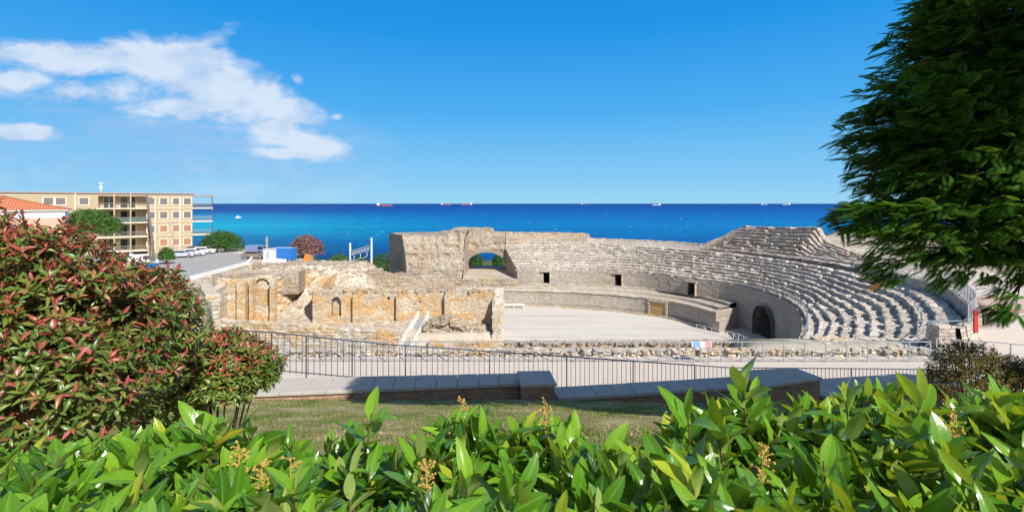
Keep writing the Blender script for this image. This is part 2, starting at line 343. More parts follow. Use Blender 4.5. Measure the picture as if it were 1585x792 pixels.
def brick_mat():
    m = newmat('brown_brickwork'); t = NT(m)
    tc = t.n('ShaderNodeTexCoord').outputs['Object']
    s = t.n('ShaderNodeSeparateXYZ', {0: tc})
    v = t.n('ShaderNodeCombineXYZ', {0: t.math('ADD', s.outputs[0], s.outputs[1]), 1: s.outputs[2]}).outputs[0]
    b = t.n('ShaderNodeTexBrick', {'Vector': v, 'Color1': (.36, .20, .12, 1), 'Color2': (.47, .31, .20, 1), 'Mortar': (.17, .14, .11, 1), 'Scale': 1.0, 'Mortar Size': .008, 'Brick Width': .22, 'Row Height': .085, 'Bias': 0.0})
    nz = t.noise(tc, 6, 5, .65)
    c = t.mix(.6, b.outputs[0], t.ramp(nz, [(.3, (.6,) * 3), (.7, (1.3,) * 3)]), 'MULTIPLY')
    t.out(t.bsdf(c, .9, .15, bump=t.math('SUBTRACT', nz, b.outputs[1]), bs=.6, bd=.01)); return m
M_BRICK = brick_mat()
def tile_mat():
    m = newmat('red_roof_tile'); t = NT(m); tc = t.n('ShaderNodeTexCoord').outputs['Object']
    w = t.n('ShaderNodeTexWave', {'Vector': tc, 'Scale': 1.1, 'Distortion': .3}, bands_direction='X').outputs[1]
    nz = t.noise(tc, 3, 5, .7)
    c = t.mix(nz, (.42, .12, .055), (.62, .24, .12)); c = t.mix(.6, c, t.ramp(w, [(.1, (.55,) * 3), (.6, (1.1,) * 3)]), 'MULTIPLY')
    t.out(t.bsdf(c, .85, .2, bump=w, bs=.8, bd=.06)); return m
M_TILE = tile_mat()

# ------------------------------------------------------------------ amphitheatre curves (world, polar about O)
OX, OY = 0.0, 52.0
def curve(pts):
    a = []
    for (x, y) in pts: a.append((math.degrees(math.atan2(y - OY, x - OX)), math.hypot(x - OX, y - OY)))
    a.sort(); ph = np.array([q[0] for q in a]); r = np.array([q[1] for q in a])
    # cubic hermite with finite-difference slopes
    d = np.gradient(r, ph)
    def f(p):
        p = np.asarray(p, float); i = np.clip(np.searchsorted(ph, p) - 1, 0, len(ph) - 2); h = ph[i + 1] - ph[i]; t = np.clip((p - ph[i]) / h, -.8, 1.8)
        tt = np.clip(t, 0, 1)
        v = (2*tt**3-3*tt**2+1)*r[i] + (tt**3-2*tt**2+tt)*h*d[i] + (-2*tt**3+3*tt**2)*r[i+1] + (tt**3-tt**2)*h*d[i+1]
        v = v + np.where(t < 0, t * h * d[i], 0) + np.where(t > 1, (t - 1) * h * d[i + 1], 0)
        return v
    return f
ZA, ZB, ZC, ZD, ZE = 0.4, 3.2, 4.0, 6.45, 10.4
def pts(Z, l): return [P(x, y, Z)[:2] for x, y in l]
cA = curve([(-14, 87.0)] + pts(ZA, [(740, 473), (815, 473.5), (900, 477), (980, 484), (1040, 493), (1090, 507), (1130, 527)]) + [(25.5, 55), (19, 47)])
cC = curve([(-24, 89.2), (-12, 90.3)] + pts(ZC, [(804, 438), (958, 440.5), (1064, 450.5), (1145, 468)]) + [(34.3, 60.8), (30.4, 50.5), (25.5, 43.5), (17, 35)])
cD = curve([(-24, 90.2), (-12, 91.0)] + pts(ZD, [(807, 417), (999, 424), (1056, 431), (1147, 443.6), (1215, 466), (1241, 497), (1233, 527)]) + [(17.2, 34.8)])
cE = curve([(-26, 98.5), (-12, 100.3)] + pts(ZE, [(900, 377), (1008, 382), (1115, 391), (1178, 398), (1299, 418), (1346, 431), (1402, 445), (1450, 474), (1463, 494), (1455, 520)]) + [(21.5, 27.5)])
cG = curve([(-27, 103), (-12, 105)] + [(15, 104.5), (26, 99.5), (33, 93), (37, 86), (40.5, 77), (43.2, 66), (43.3, 60), (42, 53), (40.6, 48.5)] + [(38.9, 43), (35.5, 37.5), (31.6, 32.5), (27.3, 28.9), (22, 26.2)])
def zG(x, y, ph):                       # ruined rim height
    z = 11.3
    if ph > 72: z = 12.35
    return z
PH0, PH1 = -42.0, 117.0
def polar(ph, r): a = math.radians(ph); return OX + r * math.cos(a), OY + r * math.sin(a)

# ------------------------------------------------------------------ ground
def build_ground():
    ys = np.concatenate([np.arange(-40, 0, 4.), np.arange(0, 30, .35), np.arange(30, 112, .7), np.arange(112, 230, 4.), [260, 320]])
    xs = np.concatenate([np.arange(-700, -140, 40.), np.arange(-140, -45, 2.5), np.arange(-45, 55, .7), np.arange(55, 140, 2.5), np.arange(140, 701, 40.)])
    X, Y = np.meshgrid(xs, ys)
    ph = np.degrees(np.arctan2(Y - OY, X - OX)); r = np.hypot(X - OX, Y - OY)
    def ss(a, b, v): t = np.clip((v - a) / (b - a), 0, 1); return t * t * (3 - 2 * t)
    nz = np.array([noise.fractal(Vector((a * .09, b * .09, 0)), .9, 2, 5) for a, b in zip(X.ravel(), Y.ravel())]).reshape(X.shape)
    n2 = np.array([noise.fractal(Vector((a * .5, b * .5, 3)), .9, 2, 4) for a, b in zip(X.ravel(), Y.ravel())]).reshape(X.shape)
    # near slope (lawn) then promenade
    drop = 1.7 + .326 * np.clip(Y - 2, 0, 12.3) + .02 * np.clip(X, 0, 8) * np.clip((Y - 6) / 8, 0, 1)
    drop = np.where(Y > 14.5, 6.4 + (8.65 - 6.4) * ss(14.5, 22, Y), drop)
    Z = H - drop + .03 * n2
    Z = np.where((Y > 14) , H - (6.4 + (8.65 - 6.4) * ss(14.5, 22, Y)), Z)
    # raised right plateau
    plat_r = 11.2 + 2.5 * ss(52, 90, X) + .1 * nz
    Z = np.where(Y > 24, Z + (plat_r - Z) * ss(24.5, 33, Y) * ss(22, 30, X), Z)
    # left plateau
    plat_l = 8.4 + .12 * nz
    edgeL = -30 - .0 * Y
    wl = np.where(Y > 40, ss(-.604, -.622, X / np.maximum(Y, 1)), ss(-24, -30, X))
    zl = 10.05 + (8.4 - 10.05) * ss(30, 60, Y)
    basin = -1.3 + .12 * n2
    # ruin terrace: behind the front foundation wall
    terr = 1.7 + .35 * nz + .12 * n2
    basin = np.where((X < -2.5) & (Y > 62.4) & (Y < 90), terr, basin)
    # rocky slope up to the left plateau behind the ruins
    slope = ss(71.5, 82, Y) * ss(-19, -27, X) * (1 + .0 * nz)
    up = terr + (8.3 + .5 * nz - terr) * slope + np.where((slope > .05) & (slope < .98), .5 * n2, 0)
    basin = np.where((X < -15) & (Y > 70), up, basin)
    basin = basin + (3.6 - basin) * np.where((X < -2) & (X > -27), ss(72.5, 84, Y), 0) * (slope < .3)
    Zb = basin + (zl - basin) * wl
    mid = (Y > 28.3) & (X < 26.5)
    # inside amphitheatre shell
    rG = cG(np.clip(ph, PH0, PH1))
    inside = (r < rG - .25) & (ph > -46) & (ph < 180)
    dropin = ss(28.6, 44, Y + np.where(X > 15, -2, 0))
    Zin = np.where(mid, 10.05 + (Zb - 10.05) * dropin, Z)
    Z = np.where(Y > 28.3, np.where(X < 26.5, Zin, Z), Z)
    cav = (r < rG - .3) & (r > cA(np.clip(ph, PH0, PH1)) - 2) & (ph > -41) & (ph < 116) & (Y > 31)
    Z = np.where(cav, np.minimum(Z, -.4), Z)
    right_in = (ph > -41) & (ph < 60) & (r < rG - .3) & (X >= 20) & (Y > 31)
    Z = np.where(right_in, -.8, Z)
    arena = (r <= cA(np.clip(ph, PH0, PH1))) & (Y > 64.4) & (X > -3.5)
    Z = np.where(arena, 0.0, Z)
    # seaward: behind the shell and behind the left plateau the land falls to the railway and beach
    out = (ph > 38) & (ph < 118) & (r >= rG - .3)
    fall = -4.5 + .6 * nz
    Z = np.where(out, fall + (7.5 - fall) * ss(118, 112, ph) * 0, Z)
    
    Z = np.where((X < -25) & (Y > 82) & (Y < 90), np.maximum(Z, 8.4 * ss(-25, -30, X) + Z * (1 - ss(-25, -30, X))), Z)
    far_l = (X <= -42)
    Z = np.where(far_l, Z + (fall - Z) * ss(116, 140, Y), Z)
    y0 = np.interp(X, [-48, -38], [116, 87]); Z = np.where((ph >= 114) & (Y > 84), np.minimum(Z, 8.4 + (fall - 8.4) * ss(0, 11, Y - y0)), Z)
    right_out = (ph <= 38) & (r >= rG - .3) & (Y > 60)
    Z = np.where(right_out, plat_r + (fall - plat_r) * ss(110, 150, Y), Z)
    Z = np.where(Y > 195, Z + (-14 - Z) * ss(195, 240, Y), Z)
    Z = np.where((Y > 13.4) & (Y < 16.3) & (np.abs(X) < 14), H - 6.9, Z)
    ny, nx = X.shape
    V = np.stack([X, Y, Z], -1).reshape(-1, 3)
    idx = np.arange(nx * ny).reshape(ny, nx)
    F = np.stack([idx[:-1, :-1], idx[:-1, 1:], idx[1:, 1:], idx[1:, :-1]], -1).reshape(-1, 4)
    o = mesh('ground', V, F, M_GROUND, smooth=True); o['kind'] = 'structure'
    grass = ss(14.8, 14.0, Y) * (Y > -60)
    gravel = ((Y > 14.5) & (Y < 28.3)) | ((X > 26) & (Y < 52)) | (X < -50) & (Y > 20)
    rock = ((X < -12) & (Y > 60) & (Y < 112) & (X > -50)) | ((X > 38) & (Y > 52))
    scrub = ss(105, 112, Y) + ((ph > 38) & (ph < 118) & (r >= rG) & (Y > 80))
    scrub = np.maximum(scrub, ((Y > 29.5) & (Y < 60) & (X < 24)) * ss(29.2, 31, Y) * (n2 > -.1) * .8)
    attr(o, 'grass', grass.ravel()); attr(o, 'gravel', gravel.astype(float).ravel() * (1 - grass.ravel())); attr(o, 'rock', rock.astype(float).ravel()); attr(o, 'scrub', np.clip(scrub, 0, 1).ravel())
build_ground()

# arena floor
def build_arena():
    V = []; F = []
    phs = np.linspace(12, 118, 90); c0 = (8, 66)
    for p in phs:
        x, y = polar(p, float(cA(p)) + .1); 
        if p < 31: x, y = polar(p, float(cC(p)) + .1)
        V.append((x, max(y, 64.4), ZA))
    V2 = V + [(-16, 64.4, ZA)]
    o = mesh('arena_floor', V2, [tuple(range(len(V2)))], M_SAND); o['kind'] = 'structure'
build_arena()
# sea
so_ = mesh('sea', [(-70000, 150, -8), (70000, 150, -8), (70000, 90000, -8), (-70000, 90000, -8)], [(0, 1, 2, 3)], M_SEA); so_['kind'] = 'structure'

# ------------------------------------------------------------------ the stone seating
amph = empty('amphitheatre', (0, 52, 0), 'curved ruined Roman stone amphitheatre with stepped seating rows facing the sea', 'amphitheatre')
amph.location = (0, 0, 0)
def in_gate(x, y):
    if y < 80: return False
    xr = .9 + (-2.2) * min(1, max(0, (y - 90) / 9)); return -9.1 < x < xr
def ring(name, profile, mat, p0=PH0, p1=PH1, step=.36, jit=.05, cut=None, rough=.06):
    """profile(ph) -> list of (r, z); swept round; cut(x,y,z) drops faces"""
    n = int((p1 - p0) / step); V = []; cols = None
    for i in range(n + 1):
        p = p0 + (p1 - p0) * i / n; pr = profile(p)
        cols = len(pr)
        for j, (r, z) in enumerate(pr):
            x, y = polar(p, r)
            e = fbm(x, y, z * 2 + j * 3.1, .9); e2 = noise.noise(Vector((x * 2.1, y * 2.1, j * 7.7)))
            rr = r + rough * (e * 1.2 + e2)
            x, y = polar(p, rr); V.append((x, y, z + jit * (e + .7 * e2)))
    F = []
    for i in range(n):
        for j in range(cols - 1):
            a = i * cols + j; q = (a, a + 1, a + cols + 1, a + cols)
            cx = sum(V[k][0] for k in q) / 4; cy = sum(V[k][1] for k in q) / 4; cz = sum(V[k][2] for k in q) / 4
            if cut and cut(cx, cy, cz): continue
            F.append(q[::-1])
    return mesh(name, V, F, mat, amph)
NR = 10
def seat_profile(p):
    d, e = float(cD(p)), float(cE(p)); out = [(d + .02, ZD - .25), (d + .02, ZD)]
    w = (e - d) / NR; h = (ZE - ZD) / NR
    worn = max(0, min(1, (p - 92) / 8))            # left of the gate the rows are almost gone
    wr2 = .25 + .75 * noise.noise(Vector((p * .35, 1.7, 0)))
    for k in range(NR):
        g = noise.noise(Vector((p * .5, k * 3.3, 2.0)))                # missing stretches of a row
        gone = 1 if g > .28 else 0
        lean = (.55 if worn > .5 else .08) + .35 * gone
        bk = math.floor(p / (1.25 + .2 * (k % 3)) + k * .37); ho = noise.cell(Vector((bk + .5, k + .5, .5))) - .5; hz = noise.cell(Vector((bk + .5, k + .5, 7.5))) - .5
        r0 = d + w * (k + .55) + .10 * ho * (1 - worn); z0 = ZD + h * k; z1 = z0 + h * (1 - .45 * gone) + .05 * hz
        out += [(r0 - .04, z0 - .06), (r0 + .02 + lean * w * .5, z1 - .10), (r0 - .05 + lean * w * .5, z1 - .05), (r0 + .03 + lean * w * .5, z1)]
        out += [(r0 + w * .72, z1 - .015)]
    out.append((e + w * .9, ZE))
    return out
ring('seating_tiers', seat_profile, M_SEAT, cut=lambda x, y, z: in_gate(x, y), jit=.06, rough=.07, step=.24)
def rim_profile(p):
    e, g = float(cE(p)), float(cG(p)); zt = 11.3
    out = []
    if p < 9:     # corridor then outer wall
        out = [(e + .6, ZE - .02), (e + .75, ZE - .5), (max(e + .8, g - .75), 9.75), (g - .7, 9.75), (g - .66, 11.35), (g - .1, 11.42), (g, 10.5), (g + .05, 8)]
    else:
        b = 0.0
        if p > 72: zt = 12.3 + .35 * max(0, 1 - abs(p - 98) / 30)
        if 92 < p < 105: b = 1.0 * max(0, min(1, (7 - abs(p - 98)) / 2.0)) * (1 + .4 * noise.noise(Vector((p * .9, 0, 0))))
        s = zt - ZE
        out = [(e + .6, ZE - .02), (e + 1.4, ZE + s * .18), (e + 1.5, ZE + s * .38), (g - 1.9, ZE + s * .42), (g - 1.8, ZE + s * .62), (g - .9, ZE + s * .68), (g - .8, zt + b), (g, zt + b * .9), (g + .1, 6)]
        out[-1] = (g + .4, -5)
    return out
def ring2(name, prof, mat, p0, p1, **k): return ring(name, prof, mat, p0, p1, **k)
ring2('parapet', rim_profile, M_SEAT, 9.0, 72, cut=lambda x, y, z: False, jit=.10, rough=.1)
ring2('parapet', rim_profile, M_RUBBLE, 72.0, PH1, cut=lambda x, y, z: in_gate(x, y), jit=.14, rough=.14)
ring2('outer_wall', rim_profile, M_SEAT, PH0, 8.9, jit=.05, rough=.06)
for q_, rr_ in ((PH0, -.4), (8.95, -.4)):
    g_ = float(cG(q_)) + rr_; a_ = polar(q_ - .2, g_ - .55); b_ = polar(q_ + .9, g_ - .55 if q_ < 0 else g_ - .4); mb = MB()
    e_ = .0
    for k in range(4): mb.box(a_[0] - .55 - e_ + .03 * k, a_[0] + .55 + e_ - .02 * k, a_[1] - .45 + .02 * k, a_[1] + .5 + e_, 9.2 + .58 * k, 9.2 + .58 * k + .56)
    mb.build('end_pier', M_SEAT, amph)
# podium wall with its coping and two low seats
def pod_profile(p):
    a, c = float(cA(p)), float(cC(p)); w = (c - a - .5)
    return [(a, ZA - .8), (a, ZA + .6), (a + .02, ZA + 1.3), (a + .03, ZB - .16), (a - .07, ZB - .15), (a - .07, ZB), (a + .45, ZB + .01), (a + .45 + w * .15, ZB - .02), (a + .5 + w * .2, ZB + .36), (a + .5 + w * .58, ZB + .38), (a + .5 + w * .62, ZC - .02), (c + .1, ZC)]
gate_door = P(1019, 480, 1.6)
ring2('podium_wall', pod_profile, M_WALL, 31, 112, jit=.03, rough=.035)
pw = float(cA(31)); 
mb = MB(); x0, y0 = polar(31, pw); x1, y1 = polar(31, float(cC(31)))
mb.v = []
mb.bar((x0, y0, 1.3), (x1, y1, 1.3), .7, 4.0); mb.bar((x0 + .3, y0 - .5, .9), (x1 - 1, y1 - .5, .9), .6, 2.2); mb.build('end_pier', M_WALL, amph)
# kerb along the arena
kb = MB(); pr = None
for i, p in enumerate(np.arange(33, 96, 1.15)):
    a = float(cA(p)) - .55; b_ = float(cA(p + 1.1)) - .55; A = polar(p, a); B = polar(p + 1.1, b_); zz = ZA + .12 + .02 * math.sin(i * 2.3)
    kb.bar((*A, zz), (*B, zz), .3, .32)
kb.build('kerb', M_PALE, amph)
for nm, f_, z_, hh in (('podium_coping', lambda p: float(cA(p)) - .12, ZB + .02, .2), ('step_edge', lambda p: float(cA(p)) + .42 + (float(cC(p)) - float(cA(p)) - .5) * .2, ZB + .42, .13), ('step_edge', lambda p: float(cA(p)) + .42 + (float(cC(p)) - float(cA(p)) - .5) * .62, ZC + .03, .13)):
    def pf(p, f_=f_, z_=z_, hh=hh):
        w = .38 if noise.noise(Vector((p * .8, z_, 4))) < .35 else .2
        r_ = f_(p); return [(r_, z_ - hh), (r_, z_), (r_ + w, z_ + .01), (r_ + w + .02, z_ - hh)]
    ring2(nm, pf, M_PALE, 31.5, 92, jit=.03, rough=.03)
# middle wall
doors = []
for px in (846, 957.5, 1071): 
    x, y = None, None
    best = min(np.arange(30, 100, .02), key=lambda q: abs(CX + FPX * polar(q, float(cD(q)))[0] / polar(q, float(cD(q)))[1] - px))
    doors.append(best)
def mid_grid():
    p0, p1 = PH0, 112.0; n = 900; zs = np.concatenate([np.linspace(-.6, ZC, 16)[:-1], np.linspace(ZC, ZD + .05, 13)]); V = []; m = len(zs)
    P_ = np.linspace(p0, p1, n + 1)
    for p in P_:
        for z in zs:
            t = (z - ZC) / (ZD - ZC); r = float(cD(p)) - .12 * (1 - max(0, t)) ; x, y = polar(p, r)
            r += .04 * fbm(x, y, z, 1.3); x, y = polar(p, r); V.append((x, y, z))
    F = []
    for i in range(n):
        pc = (P_[i] + P_[i + 1]) / 2; r = float(cD(pc)); x, y = polar(pc, r)
        for j in range(m - 1):
            zc = (zs[j] + zs[j + 1]) / 2
            if zc < ZC - .1 and pc > 31: continue
            if any(abs(pc - d) * math.radians(1) * r < .62 and ZC - .1 < zc < ZC + 2.05 for d in doors): continue
            if in_gate(x, y + 1): continue
            # arch at the end of the arena
            dy = y - 66.0
            if x > 25 and abs(dy) < 2.4:
                top = 2.6 + 2.2 * math.sqrt(max(0, 1 - (dy / 2.4) ** 2))
                if zc < top: continue
            a = i * m + j; F.append((a + m, a + m + 1, a + 1, a))
    mesh('middle_wall', V, F, M_WALL, amph)
mid_grid()
M_SHADEST = stone('shaded_passage_stone', (.24, .21, .18), (.20, .17, .14), (.30, .27, .23))  # wall stone coloured darker to stand for shade inside doorways and tunnel
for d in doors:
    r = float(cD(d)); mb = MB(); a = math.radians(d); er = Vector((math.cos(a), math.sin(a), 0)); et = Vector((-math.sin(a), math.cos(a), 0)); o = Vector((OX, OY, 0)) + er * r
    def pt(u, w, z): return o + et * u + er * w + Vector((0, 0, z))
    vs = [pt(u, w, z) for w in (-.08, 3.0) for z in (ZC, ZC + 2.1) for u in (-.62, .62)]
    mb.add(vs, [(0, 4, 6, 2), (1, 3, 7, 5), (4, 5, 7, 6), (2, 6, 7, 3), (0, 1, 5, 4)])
    mb.build('doorway', M_SHADEST, amph)
    fb = MB(); fb.bar(pt(-.72, -.2, ZC), pt(-.72, -.2, ZC + 2.1), .2, .3); fb.bar(pt(-1.0, -.22, ZC + 2.2), pt(1.0, -.22, ZC + 2.2), .34, .24); fb.build('door_frame', M_PALE, amph)
# arched tunnel at the arena end
def tunnel(name, cx, y0, y1, zf, zs, zt, depth, mat, thick=.5, axis='x', parent=amph, wallx=None, n=16):
    mb = MB(); yc = (y0 + y1) / 2; hw = (y1 - y0) / 2
    pr = [(y0, zf)] + [(yc - hw * math.cos(math.pi * k / n), zs + (zt - zs) * math.sin(math.pi * k / n)) for k in range(n + 1)] + [(y1, zf)]
    def pt(u, z, w): return (cx + w, u, z) if axis == 'x' else (u, cx + w, z)
    for k in range(len(pr) - 1):
        a, b = pr[k], pr[k + 1]
        for w0, w1 in zip(np.linspace(0, depth, 5)[:-1], np.linspace(0, depth, 5)[1:]):
            mb.add([pt(*a, w0), pt(*b, w0), pt(*b, w1), pt(*a, w1)], [(0, 1, 2, 3)])
    return mb, pr, pt
mb, pr, pt = tunnel('t', 33.9, 63.6, 68.4, -.5, 2.6, 4.8, 7.5, M_SHADEST)
mb.add([pt(u, z, 7.5) for u, z in pr], [tuple(range(len(pr)))]); mb.build('arched_tunnel', M_SHADEST, amph)
mb = MB()
for k in range(15):            # voussoirs round the arch
    a0 = math.pi * k / 15; a1 = math.pi * (k + .93) / 15
    def vp(a, s):
        yy = 66 - (2.4 * s) * math.cos(a); pp = min(np.arange(8, 30, .1), key=lambda q: abs(polar(q, float(cD(q)))[1] - yy)); return (polar(pp, float(cD(pp)) - .02)[0], yy, 2.6 + 2.2 * math.sin(a) * (1 + (s - 1) * 1.1))
    q = [vp(a0, 1.0), vp(a0, 1.2), vp(a1, 1.2), vp(a1, 1.0)]
    mb.add([(x - .07, y, z) for x, y, z in q] + [(x + .4, y, z) for x, y, z in q], [(0, 1, 2, 3), (0, 4, 5, 1), (1, 5, 6, 2), (2, 6, 7, 3), (3, 7, 4, 0)])
mb.build('arch_stones', M_WALL, amph)

# sea gate: a broad arch through the shell
def gate():
    xl, xr, zf, zs, zt = -9.0, -1.4, 4.9, 6.5, 8.75; Y0, Y1 = 99.0, 105.2; n = 26
    V = []; F = []
    # front face as columns of quads above the arch curve
    cols = [xl + (xr - xl) * k / n for k in range(n + 1)]
    def az(x): t = (x - (xl + xr) / 2) / ((xr - xl) / 2); return zs + (zt - zs) * math.sqrt(max(0, 1 - t * t))
    def top(x, y):
        if y < 100: return ZE + .55 + .25 * noise.noise(Vector((x, y, 0)))
        return 12.6 + (.9 if x < -3.8 else .1) + .22 * noise.noise(Vector((x * 1.1, y, 3)))
    rows = 9
    def sheet(y, flip, rough):
        b = len(V)
        for x in cols:
            for j in range(rows + 1):
                z = az(x) + (top(x, y) - az(x)) * j / rows
                V.append((x, y + rough * fbm(x, y, z, 1.1) if j else y, z))
        for i in range(n):
            for j in range(rows):
                a = b + i * (rows + 1) + j; q = (a, a + rows + 1, a + rows + 2, a + 1); F.append(q if not flip else q[::-1])
        return b
    s0 = sheet(Y0, False, .35); s1 = sheet(Y0 + 2.6, False, .2); s2 = sheet(Y1, True, .2)
    for i in range(n):               # intrados and top surfaces
        a = s0 + i * (rows + 1); c = s2 + i * (rows + 1); F.append((a, c, c + rows + 1, a + rows + 1))
        a2 = s0 + i * (rows + 1) + rows; c2 = s1 + i * (rows + 1) + 4; F.append((a2, a2 + rows + 1, c2 + rows + 1, c2))
        a3 = s1 + i * (rows + 1) + rows; c3 = s2 + i * (rows + 1) + rows; F.append((a3, a3 + rows + 1, c3 + rows + 1, c3))
    g = mesh('sea_gate', V, F, M_RUBBLE, amph)
    rough_wall('gate_sill', [(-21, 89.0), (-9, 88.95), (1.2, 88.9)], 3.4, [4.85, 4.85, 4.8], .8, M_RUBBLE, amph, cell=.22, rough=.14, ragged=.12)
    # jamb walls: closing faces of the cut through the rows
    mb = MB()
    for side in (0, 1):
        N = 26; ys_ = np.linspace(89.6, Y1, N)
        tops = []
        for y in ys_:
            x = -9.05 if side == 0 else .95 - 2.3 * min(1, max(0, (y - 90) / 9))
            p = math.degrees(math.atan2(y - OY, x - OX)); r = math.hypot(x - OX, y - OY); d, e, gg = float(cD(p)), float(cE(p)), float(cG(p))
            z = ZD + (ZE - ZD) * max(0, min(1, (r - d) / (e - d))) if r < e + .4 else ZE + .5 + (1.6 * min(1, (r - e) / (gg - e)))
            if side == 0: z = float(np.interp(r - d, [-1, 0, .4, 1.2, 2.2, 3.2], [5, ZD, 7.7, 9.5, 11.1, 12.5]))
            tops.append((x, y, z + .08))
        b = len(mb.v); m_ = 8
        for (x, y, z) in tops:
            for j in range(m_ + 1):
                zz = 3.6 + (z - 3.6) * j / m_; mb.v.append((x + .12 * fbm(x, y * 1.3, zz, 1.1), y, zz))
        for i in range(N - 1):
            for j in range(m_):
                a = b + i * (m_ + 1) + j; q = (a, a + 1, a + m_ + 2, a + m_ + 1); mb.f.append(q if side == 0 else q[::-1]); mb.mi.append(0)
    mb.build('gate_jamb', M_RUBBLE, amph)
    # relieving arch stones
    mb = MB(); xc = (xl + xr) / 2; hw = (xr - xl) / 2
    for k in range(22):
        a0 = math.pi * k / 22; a1 = math.pi * (k + .9) / 22
        def vp(a, s): return (xc - hw * s * math.cos(a), Y0 - .3, zs + (zt - zs) * math.sin(a) * (1 + (s - 1) * 1.9))
        q = [vp(a0, 1.0), vp(a0, 1.16), vp(a1, 1.16), vp(a1, 1.0)]
        mb.add(q + [(x, y + .5, z) for x, y, z in q], [(0, 1, 2, 3)[::-1], (0, 4, 5, 1), (1, 5, 6, 2), (2, 6, 7, 3), (3, 7, 4, 0)])
    mb.build('gate_arch_stones', M_RUBBLE, amph)
    V = [(-9.3, 89.2, 4.78), (1.2, 89.2, 4.78), (-1.0, 99, 4.95), (-1.0, 107, 5.0), (-9.3, 107, 5.0), (-9.3, 99, 4.95)]
    mesh('gate_floor', V, [(0, 1, 2, 5), (5, 2, 3, 4)], M_PALE, amph)
# closing face at the broken left end of the shell
def left_end():
    p = PH1; V = []; F = []; rs = np.linspace(float(cD(p)) - .2, float(cG(p)) + .35, 22); m_ = 10
    for r in rs:
        d, e, g = float(cD(p)), float(cE(p)), float(cG(p))
        z = float(np.interp(r - d, [-.5, 0, .4, 1.2, 2.2, 3.2], [5.5, ZD, 7.7, 9.5, 11.1, 12.5])) + .2 * noise.noise(Vector((r, 3, 3)))
        x, y = polar(p, r)
        for j in range(m_ + 1):
            zz = 1 + (z - 1) * j / m_; V.append((x + .15 * fbm(x, y, zz, 1.3), y, zz))
    for i in range(len(rs) - 1):
        for j in range(m_): a = i * (m_ + 1) + j; F.append((a, a + 1, a + m_ + 2, a + m_ + 1))
    mesh('broken_end', V, F, M_RUBBLE, amph)
    # solid core face that stands where the lowest rows of the left part were
    def core(p):
        d = float(cD(p)); g = float(cG(p)); k = 1 + .25 * noise.noise(Vector((p * .7, 2, 2))); tp = 12.45 + .5 * max(0, noise.noise(Vector((p * 1.3, 5, 2)))) + (.5 if p < 108 else 0) * min(1, (108 - p) / 2)
        return [(d - 1.9, 1.4), (d - 1.7, ZC - .1), (d - .5, ZC + .2), (d - .3, ZC + 1.0), (d - .1, ZC + 1.9), (d, ZD), (d + .2, 7.0), (d + .35, 7.6), (d + .9 * k, 7.9), (d + 1.1 * k, 8.7), (d + 1.2 * k, 9.4), (d + 1.9 * k, 9.7), (d + 2.1 * k, 10.3), (d + 2.2 * k, 11.0), (d + 2.9 * k, 11.2), (d + 3.1 * k, 11.9), (d + 3.3 * k, tp), (d + 5, tp + .02), (g - .5, tp - .1), (g + .3, tp - .6), (g + .4, 2)]
    def core_old(p):
        d = float(cD(p)); e = float(cE(p)); return [(d - 1.9, 1.4), (d - 1.7, ZC - .1), (d - .5, ZC + .2), (d - .25, ZC + 1.4), (d + .2, ZD - .4), (d + .3, ZD + .6), (d + 1.3, ZD + 1.6), (d + 1.6, ZD + 2.9), (e - 3.0, ZE - .4), (e - 1.8, ZE + .5), (e + .8, ZE + .9)]
    ring2('rubble_core', core, M_RUBBLE, 100.8, PH1, jit=.22, rough=.22, step=.2, cut=lambda x, y, z: in_gate(x, y))
left_end()
# upper ruined block on the right, rising above the rows
def upper():
    fphi = [46.5, 43.5, 40.6, 34, 27.9, 24.6, 22.4, 19, 15, 9.5]; fr = [52.6, 54.5, 55.3, 53, 51.3, 50.8, 50, 48.6, 47.4, 46]; fz = [11.4, 13.0, 14.7, 14.75, 14.95, 15.2, 13.2, 12.7, 12.1, 11.5]
    def prof(p):
        r1 = float(np.interp(p, fphi[::-1], fr[::-1])); z1 = float(np.interp(p, fphi[::-1], fz[::-1])); e = float(cE(p)) + .7; n = 9; out = [(e, ZE - .2)]
        z0 = ZE + .05
        for k in range(n):
            g = noise.noise(Vector((p * .6, k * 2.3, 9)))
            ra = e + (r1 - e) * (k + .15) / n; zz = z0 + (z1 - z0) * (k + 1 - (.5 if g > .25 else 0)) / n
            out += [(ra, out[-1][1]), (ra + .06, zz - .03), (ra + .12, zz), (e + (r1 - e) * (k + 1.12) / n, zz)]
        out.append((r1 + .6, z1 - .1)); out.append((r1 + .8, 4)); return out
    ring2('upper_block', prof, M_UPPER, 9.5, 46.5, jit=.10, rough=.12)
upper()
# wooden door in the podium
def pod_door():
    q = min(np.arange(31, 90, .02), key=lambda q: abs(CX + FPX * polar(q, float(cA(q)))[0] / polar(q, float(cA(q)))[1] - 1019)); a = math.radians(q)
    er = Vector((math.cos(a), math.sin(a), 0)); et = Vector((math.sin(a), -math.cos(a), 0)); o = Vector((OX, OY, 0)) + er * (float(cA(q)) - .15)
    rz = math.atan2(et.y, et.x)
    fr = MB(); fr.box(-1.65, -1.35, -.2, .3, 0, 2.35); fr.box(1.35, 1.65, -.2, .3, 0, 2.35); fr.box(-1.75, 1.75, -.25, .3, 2.35, 2.62)
    f = fr.build('door_surround', M_PALE, amph); f.location = (o.x, o.y, ZA); f.rotation_euler = (0, 0, rz)
    d = MB()
    for k in range(9): d.box(-1.33 + k * .297, -1.33 + k * .297 + .28, -.05, .03, .02, 2.33)
    d.box(-1.3, 1.3, -.09, -.052, 1.1, 1.25)
    d = d.build('wooden_door', M_WOOD, amph); d.location = (o.x, o.y, ZA); d.rotation_euler = (0, 0, rz)
pod_door()

